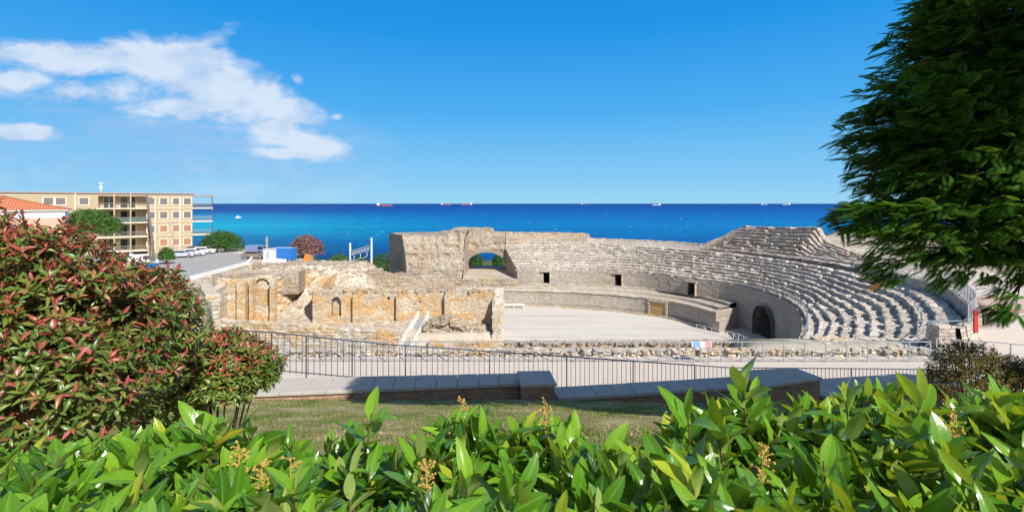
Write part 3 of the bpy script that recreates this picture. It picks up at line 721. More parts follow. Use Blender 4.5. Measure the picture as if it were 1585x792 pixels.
# ------------------------------------------------------------------ generic rough walls
def rough_wall(name, pts_, zb, zt, th, mat, parent=None, cell=.3, rough=.12, ragged=.25, holes=(), seed=0.0):
    """wall along a plan polyline; zt float or list per point; ragged top; holes = (s0,s1,z0,z1,arched)"""
    P0 = [Vector((*p, 0)) for p in pts_]; seg = [(P0[i + 1] - P0[i]).length for i in range(len(P0) - 1)]; tot = sum(seg)
    zts = zt if isinstance(zt, (list, tuple)) else [zt] * len(P0); cum = np.cumsum([0] + seg); n = max(2, int(tot / cell))
    zmax = max(zts); m_ = max(2, int((zmax - zb) / cell)); k = 3
    V = []; idx = {}; F = []
    ss_ = np.linspace(0, tot, n + 1); info = []
    for s in ss_:
        i = min(len(seg) - 1, int(np.searchsorted(cum, s, side='right') - 1)); d = (P0[i + 1] - P0[i]).normalized(); p = P0[i] + d * (s - cum[i]); nr = Vector((d.y, -d.x, 0))
        z1 = float(np.interp(s, cum, zts)) + ragged * (fbm(s, seed, 0, .8) * 1.4 + .5 * noise.noise(Vector((s * 2.3, seed, 5))))
        info.append((p, nr, z1))
    def row(side, s_i):
        p, nr, z1 = info[s_i]; out = []
        for j in range(m_ + 1):
            z = zb + (z1 - zb) * j / m_; q = p + nr * (th / 2) * side
            e = rough * (fbm(q.x, q.y, z * 1.3 + seed, 1.0) + .6 * noise.noise(Vector((q.x * 2.6, q.y * 2.6, z * 3)))); q = q + nr * e; out.append((q.x, q.y, z))
        return out
    for side in (1, -1):
        b = len(V)
        for i in range(n + 1): V += row(side, i)
        for i in range(n):
            sc = (ss_[i] + ss_[i + 1]) / 2
            for j in range(m_):
                zc = zb + (info[i][2] - zb) * (j + .5) / m_; hole = False
                for h in holes:
                    if h[0] < sc < h[1]:
                        t_ = (sc - (h[0] + h[1]) / 2) / ((h[1] - h[0]) / 2); topz = h[3] - (h[4] * (1 - math.sqrt(max(0, 1 - t_ * t_))))
                        if h[2] < zc < topz: hole = True
                if hole and (side == 1 or (len(h) > 5)): continue
                a = b + i * (m_ + 1) + j; q = (a, a + m_ + 1, a + m_ + 2, a + 1); F.append(q if side == 1 else q[::-1])
        if side == 1: b1 = b
        else: b2 = b
    for i in range(n): a = b1 + i * (m_ + 1) + m_; c = b2 + i * (m_ + 1) + m_; F.append((a, a + m_ + 1, c + m_ + 1, c))
    for i in (0, n):
        for j in range(m_):
            a = b1 + i * (m_ + 1) + j; c = b2 + i * (m_ + 1) + j; q = (a, a + 1, c + 1, c); F.append(q if i == 0 else q[::-1])
    return mesh(name, V, F, mat, parent)
def rocks(mb, n, fn, smin, smax, flat=.65):
    for _ in range(n):
        x, y, z = fn(); s = random.uniform(smin, smax); b = len(mb.v); rz = random.uniform(0, 6.3)
        t = [(-.5, -.5, -.5), (.5, -.5, -.5), (.5, .5, -.5), (-.5, .5, -.5), (-.42, -.45, .4), (.45, -.4, .45), (.4, .45, .38), (-.45, .4, .45)]
        for a in t:
            a = [q * random.uniform(.75, 1.2) * s for q in a]; c, sn = math.cos(rz), math.sin(rz)
            mb.v.append((x + a[0] * 1.25 * c - a[1] * sn, y + a[0] * sn + a[1] * c, z + a[2] * flat))
        for f in [(3, 2, 1, 0), (4, 5, 6, 7), (0, 1, 5, 4), (1, 2, 6, 5), (2, 3, 7, 6), (3, 0, 4, 7)]: mb.f.append(tuple(b + i for i in f)); mb.mi.append(0)

gate()

# ------------------------------------------------------------------ church ruins in the arena
YW = 70.0
def X(px, Y): return (px - CX) * Y / FPX
def Zy(py, Y): return H - (py - HY) * Y / FPX
ch = empty('church_ruin', (X(620, YW), YW, 1.7), 'long roofless church wall of orange sandstone with buttress strips and a ragged top', 'ruin'); ch.location = (0, 0, 0)
x0, x1 = X(486, YW), X(762, YW)
def sx(px, Y=YW): return X(px, Y) - x0
# holes: window with round head
rough_wall('nave_wall', [(x0, YW), (x1, YW)], 1.0, [6.4, 6.1, 6.2, 6.0][:2], 1.0, M_ORANGE, ch, cell=.17, rough=.06, ragged=.30, holes=[(sx(516), sx(529), Zy(488, YW), Zy(458, YW), .55), (sx(602), sx(605), 5.0, 5.25, 0), (sx(650), sx(653), 4.6, 4.9, 0)])
mbk = MB(); mbk.box(X(514, YW), X(531, YW), YW + .2, YW + .48, 1.5, 5.3); mbk.build('window_back', M_ORANGE, ch)
cap_ = MB(); rocks(cap_, 170, lambda: (random.uniform(x0, x1), YW + random.uniform(-.5, .5), 6.2 + random.uniform(-.25, .15)), .22, .6); cap_.build('rubble_capping', M_RUBBLE, ch)
for px in (549, 616, 690):
    xx = X(px, YW - .6); rough_wall('buttress', [(xx - .1, YW - .85), (xx + .75, YW - .85)], 1.0, 5.7, .75, M_ORANGE, ch, cell=.2, rough=.04, ragged=.12)
rough_wall('cross_wall', [(X(484, YW) + .2, YW + .4), (X(484, YW) - .3, YW + 9.5)], 1.0, [6.5, 7.6], 1.0, M_ORANGE, ch, cell=.25, rough=.08, ragged=.2)
rough_wall('cross_wall', [(X(769, 66), 65.6), (X(769, 66) + .3, YW + .3)], .2, [4.2, 6.3], 1.15, M_PALE, ch, cell=.2, rough=.2, ragged=.5)
rough_wall('nave_wall', [(X(560, 84), 82.5), (X(705, 84), 84)], 2.5, [7.0, 6.6], 1.0, M_RUBBLE, ch, cell=.3, rough=.12, ragged=.35)

le = empty('chapel_ruin', (0, 0, 0), 'tall orange ruin at the left with arched niche and dark doorway', 'ruin')
YL = 70.5
xl0, xl1 = X(338, YL), X(424, YL)
def sl_(px): return X(px, YL) - xl0
rough_wall('back_wall', [(xl0, YL), (xl1, YL + .2)], 1.5, [7.7, 7.9], 1.0, M_ORANGE, le, cell=.17, rough=.08, ragged=.2, holes=[(sl_(341), sl_(352), 2.2, 6.0, .6), (sl_(397), sl_(419), Zy(472, YL), Zy(430, YL), 1.0)])
nb = MB(); nb.box(X(395, YL), X(421, YL), YL + .1, YL + .49, 2.0, 8.3); nb.build('niche_back', M_ORANGE, le)
for px, w in ((376, 1.2), (424, .7), (391, .5)):
    xx = X(px, YL - .8); rough_wall('buttress', [(xx - w / 2, YL - .9), (xx + w / 2, YL - .9)], 1.5, 7.7, .9, M_ORANGE, le, cell=.2, rough=.07, ragged=.2)
rough_wall('side_wall', [(X(329, 67), 65.5), (X(329, 67) - .3, YL + .5)], .8, [6.6, 7.2], 1.1, M_PALE, le, cell=.25, rough=.06, ragged=.12)
rough_wall('low_wall', [(X(300, 66), 69.0), (X(330, 66), 65.5)], .8, [8.6, 6.8], .8, M_PALE, le, cell=.25, rough=.06, ragged=.12)
rough_wall('top_ledge', [(X(318, 74), 73.5), (X(470, 76), 75.5)], 5, [8.25, 8.2], 3.8, M_RUBBLE, le, cell=.35, rough=.12, ragged=.2)

sw = tag(rough_wall('rock_face', [(X(424, 74), 71.4), (X(455, 76), 76.5), (X(488, 79), 79.5)], 2, [7.8, 7.7, 7.7], 1.4, M_ORANGE, None, cell=.22, rough=.35, ragged=.3), 'rough orange rock face between the arched niche and the long church wall', 'wall')
tag(rough_wall('tall_wall', [(X(316, 65), 65), (X(321, 57), 57), (X(330, 49), 49)], -1.6, [8.3, 8.8, 9.4], 1.2, M_PALE, None, cell=.35, rough=.12, ragged=.15), 'tall pale wall running towards the path, left of the ruin with the arched niche', 'wall')
# front foundations
def fw(pts_, zt, label, mat=M_ORANGE, th=1.0, **k):
    k.setdefault('rough', .12); k.setdefault('ragged', .22)
    return tag(rough_wall('foundation_wall', pts_, -1.6, zt, th, mat, None, cell=.2, **k), label, 'wall')
fw([(X(330, 62.5), 64), (X(425, 62.5), 62.6), (X(585, 62.5), 62.4)], [3.4, 3.3, 2.3], 'low sandy foundation wall in front of the arched niche, left of the metal ramp', M_PALE)
fw([(X(585, 62.5), 62.3), (X(622, 62.5), 62.3)], [2.4, 2.0], 'short crumbling foundation wall just left of the metal ramp', M_ORANGE)
fw([(X(664, 62.5), 62.6), (X(780, 62.5), 62.6)], [1.1, 1.0], 'low orange foundation wall below the rubble heap, right of the metal ramp', M_ORANGE, ragged=.1)
fw([(X(430, 60), 59.6), (X(560, 60), 59.2), (X(618, 60), 59.4)], [1.0, .6, .2], 'low broken masonry strip nearest the path, below the sandy foundation wall', M_RUBBLE)
# rubble heap wall
hp = empty('rubble_heap', (X(700, 64), 64, 1), 'heap of grey rubble on a low wall, right of the metal ramp', 'rubble'); hp.location = (0, 0, 0)
rough_wall('wall_stub', [(X(662, 65), 65.2), (X(745, 65), 65.2)], -.5, [2.7, 2.4], 2.0, M_RUBBLE, hp, cell=.22, rough=.3, ragged=.3)
mb = MB()
def hpt():
    t = random.random(); x = X(658, 65) + t * (X(748, 65) - X(658, 65)); y = 65.2 + random.uniform(-1.2, 1.2); h = 3.75 * (1 - abs(t - .35) ** 1.6 * 1.4) * (1 - .1 * abs(y - 65.2)); return x, y, max(2.0, h) - random.uniform(0, .5)
rocks(mb, 420, hpt, .22, .62); mb.build('rubble', M_RUBBLE, hp)
# fossa edge of the arena
fo = empty('fossa_wall', (0, 0, 0), 'rubble retaining wall along the near edge of the pale arena floor', 'wall')
rough_wall('retaining_wall', [(X(780, 64), 64.2), (X(960, 64), 64.0), (X(1140, 64), 64.4)], -2, [ZA + .05, ZA + .12, ZA + .15], .8, M_RUBBLE, fo, cell=.2, rough=.22, ragged=.18)
mb = MB(); rocks(mb, 260, lambda: (random.uniform(X(780, 64), X(1135, 64)), 63.9 + random.uniform(-.6, .5), ZA + random.uniform(-.1, .15)), .18, .45)
rocks(mb, 420, lambda: (random.uniform(X(780, 62), X(1140, 62)), 62 + random.uniform(-3, 1.6), -1.25 + random.uniform(-.1, .25)), .18, .6); mb.build('loose_stones', M_RUBBLE, fo)
mb = MB(); rocks(mb, 520, lambda: (random.uniform(X(430, 62), X(780, 62)), 61 + random.uniform(-2.6, 1.2), -1.15 + random.uniform(-.1, .3)), .18, .6)
tag(mb.build('scattered_stones', M_RUBBLE), 'scattered grey stones at the foot of the orange foundation walls', 'stones')['kind'] = 'stuff'
mb = MB()
def rub():
    x = random.uniform(-44, -13); y = random.uniform(74, 93); return x, y, gz(x, y) + .02
def gz(x, y):                            # ground height under a point
    h = S.objects['ground'] if 'ground' in S.objects else None
    hit, loc, nrm, i = h.ray_cast(Vector((x, y, 60)), Vector((0, 0, -1))); return loc.z if hit else 0
bpy.context.view_layer.update()
rocks(mb, 800, rub, .12, .6)
for _ in range(14):
    pass
tag(mb.build('scattered_stones', M_RUBBLE), 'loose stones strewn over the rocky slope behind the ruins', 'stones')['kind'] = 'stuff'
for a, b, zt, lb in ((( -27, 84), (-13.5, 86.5), 1.0, 'low dry wall of rough stones on the slope left of the tall broken wall end'), ((-43, 80.5), (-33, 82.5), .55, 'short low stone wall on the rocky slope beside the pale ledge'), ((-26.5, 79.5), (-23.0, 86), 1.1, 'rough stone ridge running back up the slope behind the long church wall')):
    z = (gz(*a) + gz(*b)) / 2
    tag(rough_wall('stone_wall', [a, b], z - 1.2, z + zt, .8, M_RUBBLE, None, cell=.25, rough=.25, ragged=.35), lb, 'wall')

# metal ramp
rp = empty('metal_ramp', (X(632, 60), 60, 0), 'narrow steel footbridge ramp with tubular handrails leading into the ruins', 'ramp'); rp.location = (0, 0, 0)
A = Vector((X(622, 59), 59, -.1)); B = Vector((X(656, 68.5), 68.5, 2.5)); sd = (B - A).cross(Vector((0, 0, 1))).normalized() * .75
d = MB(); d.add([A - sd, A + sd, B + sd, B - sd] + [q - Vector((0, 0, .15)) for q in (A - sd, A + sd, B + sd, B - sd)], [(0, 1, 2, 3), (4, 7, 6, 5), (0, 4, 5, 1), (1, 5, 6, 2), (2, 6, 7, 3), (3, 7, 4, 0)]); d.build('deck', M_STEEL, rp)
for s in (-1, 1):
    r_ = MB()
    for hh in (.35, .7, 1.05): r_.bar(A + sd * s + Vector((0, 0, hh)), B + sd * s + Vector((0, 0, hh)), .07)
    for k in range(8): q = A.lerp(B, k / 7) + sd * s; r_.bar(q, q + Vector((0, 0, 1.05)), .07)
    r_.build('handrail', M_WHITE, rp)

# ------------------------------------------------------------------ fences and railings
def steel_fence(name, label, path, zf, hgt=1.1, spacing=1.16, mat=None, group=None, brace=True, infill=0.0, rad=.035):
    mat = mat or M_STEEL
    o = empty(name, (0, 0, 0), label, 'fence', group); P0 = [Vector((x, y, 0)) for x, y in path]; cum = [0]
    for i in range(len(P0) - 1): cum.append(cum[-1] + (P0[i + 1] - P0[i]).length)
    tot = cum[-1]; n = max(1, round(tot / spacing)); prev = None; rails = [MB(), MB()]; inf = MB()
    for k in range(n + 1):
        s = tot * k / n; i = min(len(P0) - 2, int(np.searchsorted(cum, s, side='right') - 1)); q = P0[i].lerp(P0[i + 1], (s - cum[i]) / (cum[i + 1] - cum[i])); q.z = zf(q.x, q.y)
        pm = MB(); pm.bar((q.x, q.y, q.z - .1), (q.x, q.y, q.z + hgt), rad * 1.5); pm.build('post', mat, o)
        if prev is not None:
            for rail, hh in zip(rails, (hgt, .12)): rail.bar(prev + Vector((0, 0, hh)), q + Vector((0, 0, hh)), rad * 1.3)
            if brace and k % 4 in (1, 2):
                bm_ = MB(); za, zb = (.12, hgt) if k % 4 == 1 else (hgt, .12); bm_.bar(prev + Vector((0, 0, za)), q + Vector((0, 0, zb)), rad * .6); bm_.build('brace', mat, o)
            if infill:
                m_ = max(1, int((q - prev).length / infill))
                for j in range(1, m_): w = prev.lerp(q, j / m_); inf.bar(w + Vector((0, 0, .12)), w + Vector((0, 0, hgt)), .018)
        prev = q
    for rail in rails: rail.build('rail', mat, o)
    if inf.v: inf.build('infill', mat, o)
    return o
ZF = 10.05
steel_fence('steel_fence', 'long galvanised steel fence along the path above the arena', [(X(372, 26.5), 26.5), (X(900, 26.5), 26.5), (X(1440, 26.5), 26.5)], lambda x, y: ZF)
steel_fence('steel_fence', 'galvanised fence section running off to the right behind the russet shrub', [(X(1452, 26.5), 26.6), (X(1530, 26), 26.0), (X(1640, 25), 24.6)], lambda x, y: ZF + .15, brace=True)
# kerb stones behind that fence
mb = MB(); 
rocks(mb, 330, lambda: (random.uniform(X(380, 28), X(1475, 28)), 27.75 + random.uniform(-.28, .28), ZF + .12 + random.uniform(-.05, .12)), .2, .46, .8)
tag(mb.build('stone_border', M_PALE), 'row of pale rough stones laid along the foot of the steel fence', 'stones')
pvm = MB(); rocks(pvm, 260, lambda: (random.uniform(X(1262, 30), X(1480, 30)), random.uniform(28.6, 31.5), ZF + random.uniform(-.6, .0)), .25, .8, .4)
tag(pvm.build('broken_blocks', M_PALE), 'broken pale stone blocks where the seating rows end behind the steel fence', 'stones')
# railings on the amphitheatre
def arc(c, p0, p1, off=0, n=24): return [polar(p, float(c(p)) + off) for p in np.linspace(p0, p1, n)]
steel_fence('safety_railing', 'grey railing curving round the top of the outer wall at the right', arc(cG, 7, -38, -.35, 30), lambda x, y: 11.4, 1.1, 1.3, infill=.26, brace=False)
steel_fence('safety_railing', 'thin railing along the lowest seating row above the dark arch', arc(cD, 26, -20, .55, 24), lambda x, y: ZD + .1, 1.0, 1.4, infill=.35, brace=False, rad=.03)
steel_fence('safety_railing', 'low pale railing at the right tip of the arena floor', [(26.5, 69.5), (29.5, 65.5), (30.0, 61.5), (31, 58)], lambda x, y: ZA + (y < 64) * .2, 1.0, 1.2, brace=True, mat=M_WHITE)
steel_fence('safety_railing', 'short steel gate rail closing the walkway beside the red post', [(24.2, 28.9), (27.0, 29.0)] , lambda x, y: 10.6, 1.1, .9, brace=True)
bn = empty('stone_bench', (X(795, 84), 84.5, ZA), 'long white bench standing against the far arena wall', 'bench'); bn.location = (0, 0, 0)
mb = MB(); mb.box(X(778, 85), X(812, 85), 84.6, 85.3, ZA + .55, ZA + .72); mb.build('seat', M_WHITE, bn)
for q in (780, 795, 810): mb = MB(); mb.box(X(q, 85) - .08, X(q, 85) + .08, 84.7, 85.2, ZA, ZA + .55); mb.build('leg', M_CONC, bn)

# red barriers
br0 = None
def barrier(loc, rz, label):
    o = empty('crowd_barrier', loc, label, 'barrier', 'red barriers on the right forecourt', rz); m1 = MB()
    m1.tube([(-1.1, 0, .15), (-1.1, 0, 1.05), (1.1, 0, 1.05), (1.1, 0, .15), (-1.1, 0, .15)], .025, 6, cap=False); m1.build('frame', M_RED, o)
    m2 = MB()
    for k in range(1, 16): m2.bar((-1.1 + k * .1375, 0, .15), (-1.1 + k * .1375, 0, 1.05), .016)
    m2.build('bars', M_RED, o)
    for s in (-.8, .8): m3 = MB(); m3.bar((s, -.3, .02), (s, .3, .02), .04); m3.bar((s, 0, .02), (s, 0, .16), .03); m3.build('foot', M_RED, o)
    return o
bl = ['leftmost red barrier on the forecourt, beside the curved railing', 'second red barrier from the curved railing, under the tree', 'third red barrier from the curved railing, at the right edge']
bar0 = barrier((X(1528, 33), 33, 11.2), R(-4), bl[0])
for i, px in enumerate((1578, 1630)):
    c = bar0.copy(); C.objects.link(c); c.location = (X(px, 33), 33.1 + .15 * i, 11.2); c['label'] = bl[i + 1]; c.rotation_euler = (0, 0, R(-2 + 5 * i))
    for k in bar0.children: d = k.copy(); C.objects.link(d); d.parent = c
rpst = MB(); rpst.box(X(1501, 28.8), X(1507, 28.8), 28.5, 28.6, 11.1, 12.4); tag(rpst.build('red_panel', M_RED), 'narrow red panel fixed at the corner of the curved railing', 'panel')
# information board
ib = empty('information_board', (X(1088, 26), 26.1, ZF), 'small tilted board, blue picture left and red right, on the steel fence', 'sign')
mb = MB(); mb.box(-.54, .54, -.02, .02, .04, .34, 0); o_ = mb.build('panel', M_WHITE, ib); o_.location = (0, 0, .88); o_.rotation_euler = (R(-25), 0, 0)
mb = MB(); mb.box(-.50, -.08, -.028, -.022, .03, .33, 0); a_ = mb.build('blue_picture', plain('blue_print', (.10, .22, .45), .5, .6, 9), ib)
mb = MB(); mb.box(.18, .52, -.028, -.022, .03, .33, 0); b_ = mb.build('red_field', plain('red_print', (.75, .16, .18), .5, .1), ib)
for q in (a_, b_): q.location = (0, 0, .88); q.rotation_euler = (R(-25), 0, 0)
for s in (-.4, .4): mb = MB(); mb.bar((s, .06, -.1), (s, .06, .95), .05); mb.build('post', M_STEEL, ib)

# near railing on the brick wall
rl = empty('dark_railing', (0, 0, 0), 'dark upright bar railing running down to the right behind the brick wall', 'railing')
key = [(372, 14.55, 5.0), (430, 14.8, 5.15), (600, 15.5, 5.7), (900, 17.2, 6.66), (1130, 18.3, 7.39), (1440, 20.0, 8.03)]
kp = [Vector((X(p, Y), Y, H - d)) for p, Y, d in key]
mt = MB(); mbs = MB(); s = 0; acc = 0
for a, b in zip(kp[:-1], kp[1:]):
    mt.bar(a + Vector((0, 0, 1.2)), b + Vector((0, 0, 1.2)), .05, .03); mt.bar(a + Vector((0, 0, .06)), b + Vector((0, 0, .06)), .04, .02)
    L_ = (b - a).length; q = acc
    while q < L_:
        w = a.lerp(b, q / L_); mbs.bar(w + Vector((0, 0, .0)), w + Vector((0, 0, 1.2)), .016); q += .175
    acc = q - L_
mt.build('rail', M_DARKRAIL, rl); mbs.build('bars', M_DARKRAIL, rl)
for p in np.linspace(0, 1, 13):
    t = p * (len(kp) - 1); i = min(len(kp) - 2, int(t)); w = kp[i].lerp(kp[i + 1], t - i); mb = MB(); mb.bar(w - Vector((0, 0, .25)), w + Vector((0, 0, 1.2)), .032); mb.build('post', M_DARKRAIL, rl)

# brick wall with coping slabs
bw = empty('brick_wall', (0, 0, 0), 'low brown brick retaining wall with wide grey coping slabs stepping down to the right', 'wall')
def wall_seg(pa, pb, dropz, fa, fb, ba, bb, slab=.95, hgt=1.6, over=.05):
    """front edge pixel columns pa..pb at depths fa,fb; back depths ba,bb"""
    z = H - dropz; A = Vector((X(pa, fa), fa, z)); B = Vector((X(pb, fb), fb, z)); wA = ba - fa; wB = bb - fb; L_ = (B - A).length; n = max(1, round(L_ / slab)); d = (B - A).normalized(); nr = Vector((-d.y, d.x, 0))
    for k in range(n):
        a = A + d * (L_ * k / n + .006); b = A + d * (L_ * (k + 1) / n - .006); w0 = wA + (wB - wA) * k / n; w1 = wA + (wB - wA) * (k + 1) / n; mb = MB(); dz = random.uniform(-.006, .006); e = .012
        bot = [a, b, b + nr * w1, a + nr * w0]; ins = [a + (d + nr) * e, b + (-d + nr) * e, b + nr * (w1 - e) - d * e, a + nr * (w0 - e) + d * e]
        vs = [v - Vector((0, 0, .09)) for v in bot] + [v + Vector((0, 0, dz - e)) for v in bot] + [v + Vector((0, 0, dz)) for v in ins]
        mb.add(vs, [(3, 2, 1, 0)] + [(i, (i + 1) % 4, (i + 1) % 4 + 4, i + 4) for i in range(4)] + [(i + 4, (i + 1) % 4 + 4, (i + 1) % 4 + 8, i + 8) for i in range(4)] + [(8, 9, 10, 11)]); mb.build('coping_slab', M_COPE, bw)
    mb = MB(); i0, i1 = A + nr * over - Vector((0, 0, .093)), B + nr * over - Vector((0, 0, .093)); j0, j1 = A + nr * (wA - over) - Vector((0, 0, .093)), B + nr * (wB - over) - Vector((0, 0, .093)); dn = Vector((0, 0, hgt))
    i0 = i0 + d * over; i1 = i1 - d * over; j0 = j0 + d * over; j1 = j1 - d * over
    mb.add([i0 - dn, i1 - dn, j1 - dn, j0 - dn, i0, i1, j1, j0], [(0, 1, 5, 4), (1, 2, 6, 5), (2, 3, 7, 6), (3, 0, 4, 7), (4, 5, 6, 7)])
    o = mb.build('brickwork', M_BRICK, bw)
wall_seg(360, 806, 5.2, 13.2, 14.05, 14.4, 14.9, .62)
wall_seg(806.5, 862, 4.98, 13.35, 13.45, 14.45, 14.5, 1.1)
wall_seg(864, 1184, 5.62, 14.0, 15.0, 14.85, 15.85, .62)
wall_seg(1186, 1273, 5.38, 14.3, 15.0, 15.7, 15.95, 1.9)
wall_seg(1277, 1640, 6.05, 15.2, 17.2, 16.6, 18.2, .9)

# ------------------------------------------------------------------ left town: car park, buildings, trees
ZP = 8.44
rd = mesh('road', [(-140, 58, ZP), (X(385, 88), 92.5, ZP), (X(330, 99), 100, ZP), (-62, 108, ZP), (-140, 108, ZP)] , [(0, 1, 2, 3, 4)], M_ASPH)
rd.data.clear_geometry()
kA = Vector((*P(296, 432, ZP)[:2], ZP)); kB = Vector((*P(384, 408, ZP)[:2], ZP))
me = rd.data; vs = [kA + Vector((-1, -6, 0)), kA, kB, Vector((*P(392, 398, ZP)[:2], ZP)), Vector((*P(372, 393, ZP)[:2], ZP)), Vector((-70, 110, ZP)), Vector((-140, 110, ZP)), Vector((-140, 62, ZP))]
me.from_pydata([tuple(v + Vector((0, 0, .012))) for v in vs], [], [tuple(range(len(vs)))]); me.materials.append(M_ASPH) if not me.materials else None
rd['kind'] = 'structure'
mb = MB(); mb.bar(kA + Vector((0, 0, .15)), kB + Vector((0, 0, .15)), .35, .5); mb.bar(kB + Vector((0, 0, .15)), Vector((*P(392, 398, ZP)[:2], ZP + .15)), .35, .5)
tag(mb.build('low_wall', M_WHITE), 'low white kerb wall along the edge of the grey car park', 'wall')
tag(rough_wall('retaining_wall', [(kA.x - 1, kA.y - 6), tuple(kA[:2]), tuple(kB[:2])], 3.5, ZP - .12, .7, M_PALE, None, cell=.3, rough=.1, ragged=.03), 'pale rough retaining wall under the edge of the car park', 'wall')
mfence = steel_fence('mesh_fence', 'thin wire fence behind the white kerb wall of the car park', [tuple((kA + Vector((-.3, 0, 0)))[:2]), tuple((kB + Vector((-.3, 0, 0)))[:2])], lambda x, y: ZP + .2, 1.6, 2.6, infill=.5, brace=False, rad=.02)
def building():
    A = Vector((X(8, 88), 88, 0)); B = Vector((X(298, 104), 104, 0)); d = (B - A).normalized(); L_ = (B - A).length; rz = math.atan2(d.y, d.x)
    o = empty('apartment_building', (A.x, A.y, ZP), 'four storey ochre apartment block with flat roof, balconies and white framed windows', 'building', rz=rz)
    def u(px): # local x where the ray of a column meets the facade
        k = (px - CX) / FPX; return (A.y * k - A.x) / (d.x - k * d.y)
    HT = H + 2.0 - ZP; M_O = plain('ochre_render', (.42, .325, .21), .9, .08, .8, .1); M_T = plain('cream_trim', (.72, .62, .47), .85, .06); M_SH = plain('grey_shutter', (.16, .14, .14), .7, .15, 10); M_SB = plain('brown_shutter', (.36, .17, .10), .7, .15, 10); M_IN = plain('shaded_interior', (.12, .095, .075), .9)
    uL, uR = u(8), u(298); bx0, bx1 = u(152), u(228)
    mb = MB(); mb.box(uL - 14, bx0, 0, 12, 0, HT); mb.box(bx1, uR, 0, 12, 0, HT); mb.box(bx0, bx1, 2.0, 12, 0, HT); mb.build('wall', M_O, o)
    rf = MB(); rf.box(uL - 14.3, uR + .3, -.45, 12.3, HT, HT + .16); rf.box(uR + .31, uR + 3.9, -.5, 7, HT - .4, HT - .2); rf.build('roof', plain('roof_edge', (.42, .27, .22), .85), o)
    tr = MB(); tr.box(uL - 14, uR, -.06, -.001, HT - .45, HT - .05)
    for zc in (.45, -2.4, -5.25): 
        z = H - ZP + zc - 1.25
        tr.box(bx1 + .1, uR, -.05, -.002, z - .12, z)
    for px in (240, 278): tr.box(u(px) - .07, u(px) + .07, -.1, -.002, 0, HT - .5)
    tr.box(u(117) - .12, u(117) + .12, -.3, -.002, 0, HT + .2); tr.build('trim', M_T, o)
    def win(px, zc, w, h, mat, y=0.0):
        uc = u(px); z = H - ZP + zc; f = MB()
        for (a, b, c_, e) in ((-w / 2 - .16, w / 2 + .16, h / 2, h / 2 + .14), (-w / 2 - .16, w / 2 + .16, -h / 2 - .18, -h / 2), (-w / 2 - .16, -w / 2, -h / 2, h / 2), (w / 2, w / 2 + .16, -h / 2, h / 2)): f.box(uc + a, uc + b, y - .08, y - .003, z + c_, z + e)
        w_ = f.build('window', M_T, o); p = MB(); p.box(uc - w / 2, uc + w / 2, y - .045, y - .002, z - h / 2, z + h / 2); p.box(uc - .03, uc + .03, y - .06, y - .046, z - h / 2, z + h / 2); p.build('shutter', mat, w_)
    for i, px in enumerate((234, 253.5, 273, 290)):
        for j, zc in enumerate((.45, -2.4, -5.25, -8.1)):
            win(px, zc, 1.25, 1.35, (M_SH, M_SH, M_SB if i else M_SH, M_SB)[j])
    for px in (75, 94, 130): 
        for zc in (.45, -2.4, -5.25): win(px, zc, 1.35, 1.3, M_SH)
    # recessed balconies in the middle
    M_RL = plain('balcony_railing', (.30, .28, .26), .6); M_GR = plain('dark_green_screen', (.03, .10, .08), .6)
    for j, zc in enumerate((.45, -2.4, -5.25, -8.1)):
        z = H - ZP + zc - 1.35; m_ = MB(); m_.box(bx0 - .1, bx1 + .1, -1.3, 1.95, z - .2, z); s_ = m_.build('balcony', M_T, o)
        r_ = MB(); r_.box(bx0, bx1, -1.25, -1.2, z + .95, z + 1.0)
        n = int((bx1 - bx0) / .18)
        for k in range(n + 1): q = bx0 + (bx1 - bx0) * k / n; r_.box(q - .015, q + .015, -1.24, -1.21, z, z + .95)
        r_.build('railing', M_RL, s_)
        if j == 1: g_ = MB(); g_.box(bx0 + .05, bx1 - .05, -1.19, -1.17, z + .05, z + .95); g_.build('screen', M_GR, s_)
        for q0, q1 in ((.08, .30), (.42, .74)):
            w_ = MB(); a, b = bx0 + (bx1 - bx0) * q0, bx0 + (bx1 - bx0) * q1; w_.box(a, b, 1.93, 1.99, z + .05, z + 2.15, 0); w_ = w_.build('balcony_door', M_GLASS, o)
            f = MB(); f.box(a - .1, a, 1.9, 1.98, z, z + 2.25); f.box(b, b + .1, 1.9, 1.98, z, z + 2.25); f.box(a - .1, b + .1, 1.9, 1.98, z + 2.25, z + 2.35); f.box((a + b) / 2 - .04, (a + b) / 2 + .04, 1.9, 1.925, z, z + 2.25); f.build('frame', M_T, w_)
    cl = MB()
    for px in (0.33, .66): q = bx0 + (bx1 - bx0) * px; cl.box(q - .12, q + .12, -1.2, -.95, 0, HT)
    cl.build('column', M_O, o)
    # end balconies towards the sea
    for j, zc in enumerate((.45, -2.4, -5.25)):
        z = H - ZP + zc - 1.35; m_ = MB(); m_.box(uR + .005, uR + 3.7, -.4, 6, z - .2, z); s_ = m_.build('balcony', M_T, o); r_ = MB(); r_.box(uR + .1, uR + 3.6, -.35, -.3, z + .95, z + 1.02); r_.box(uR + 3.55, uR + 3.6, -.3, 5.9, z + .95, z + 1.02)
        for k in range(30): q = uR + .1 + 3.5 * k / 29; r_.box(q - .015, q + .015, -.34, -.31, z, z + .95)
        r_.build('railing', M_RL, s_)
    cl = MB(); cl.box(uR + 3.5, uR + 3.68, -.35, -.12, 0, HT - .2); cl.build('column', M_DARKRAIL, o)
    an = MB(); q = u(153); an.tube([(q, 3, HT), (q, 3, HT + 2.4)], .05); an.box(q - .25, q + .25, 2.8, 3.2, HT + 1.0, HT + 1.5); an.box(q - .5, q + .5, 2.98, 3.02, HT + 2.1, HT + 2.16); an.build('antenna', M_WHITE, o)
building()

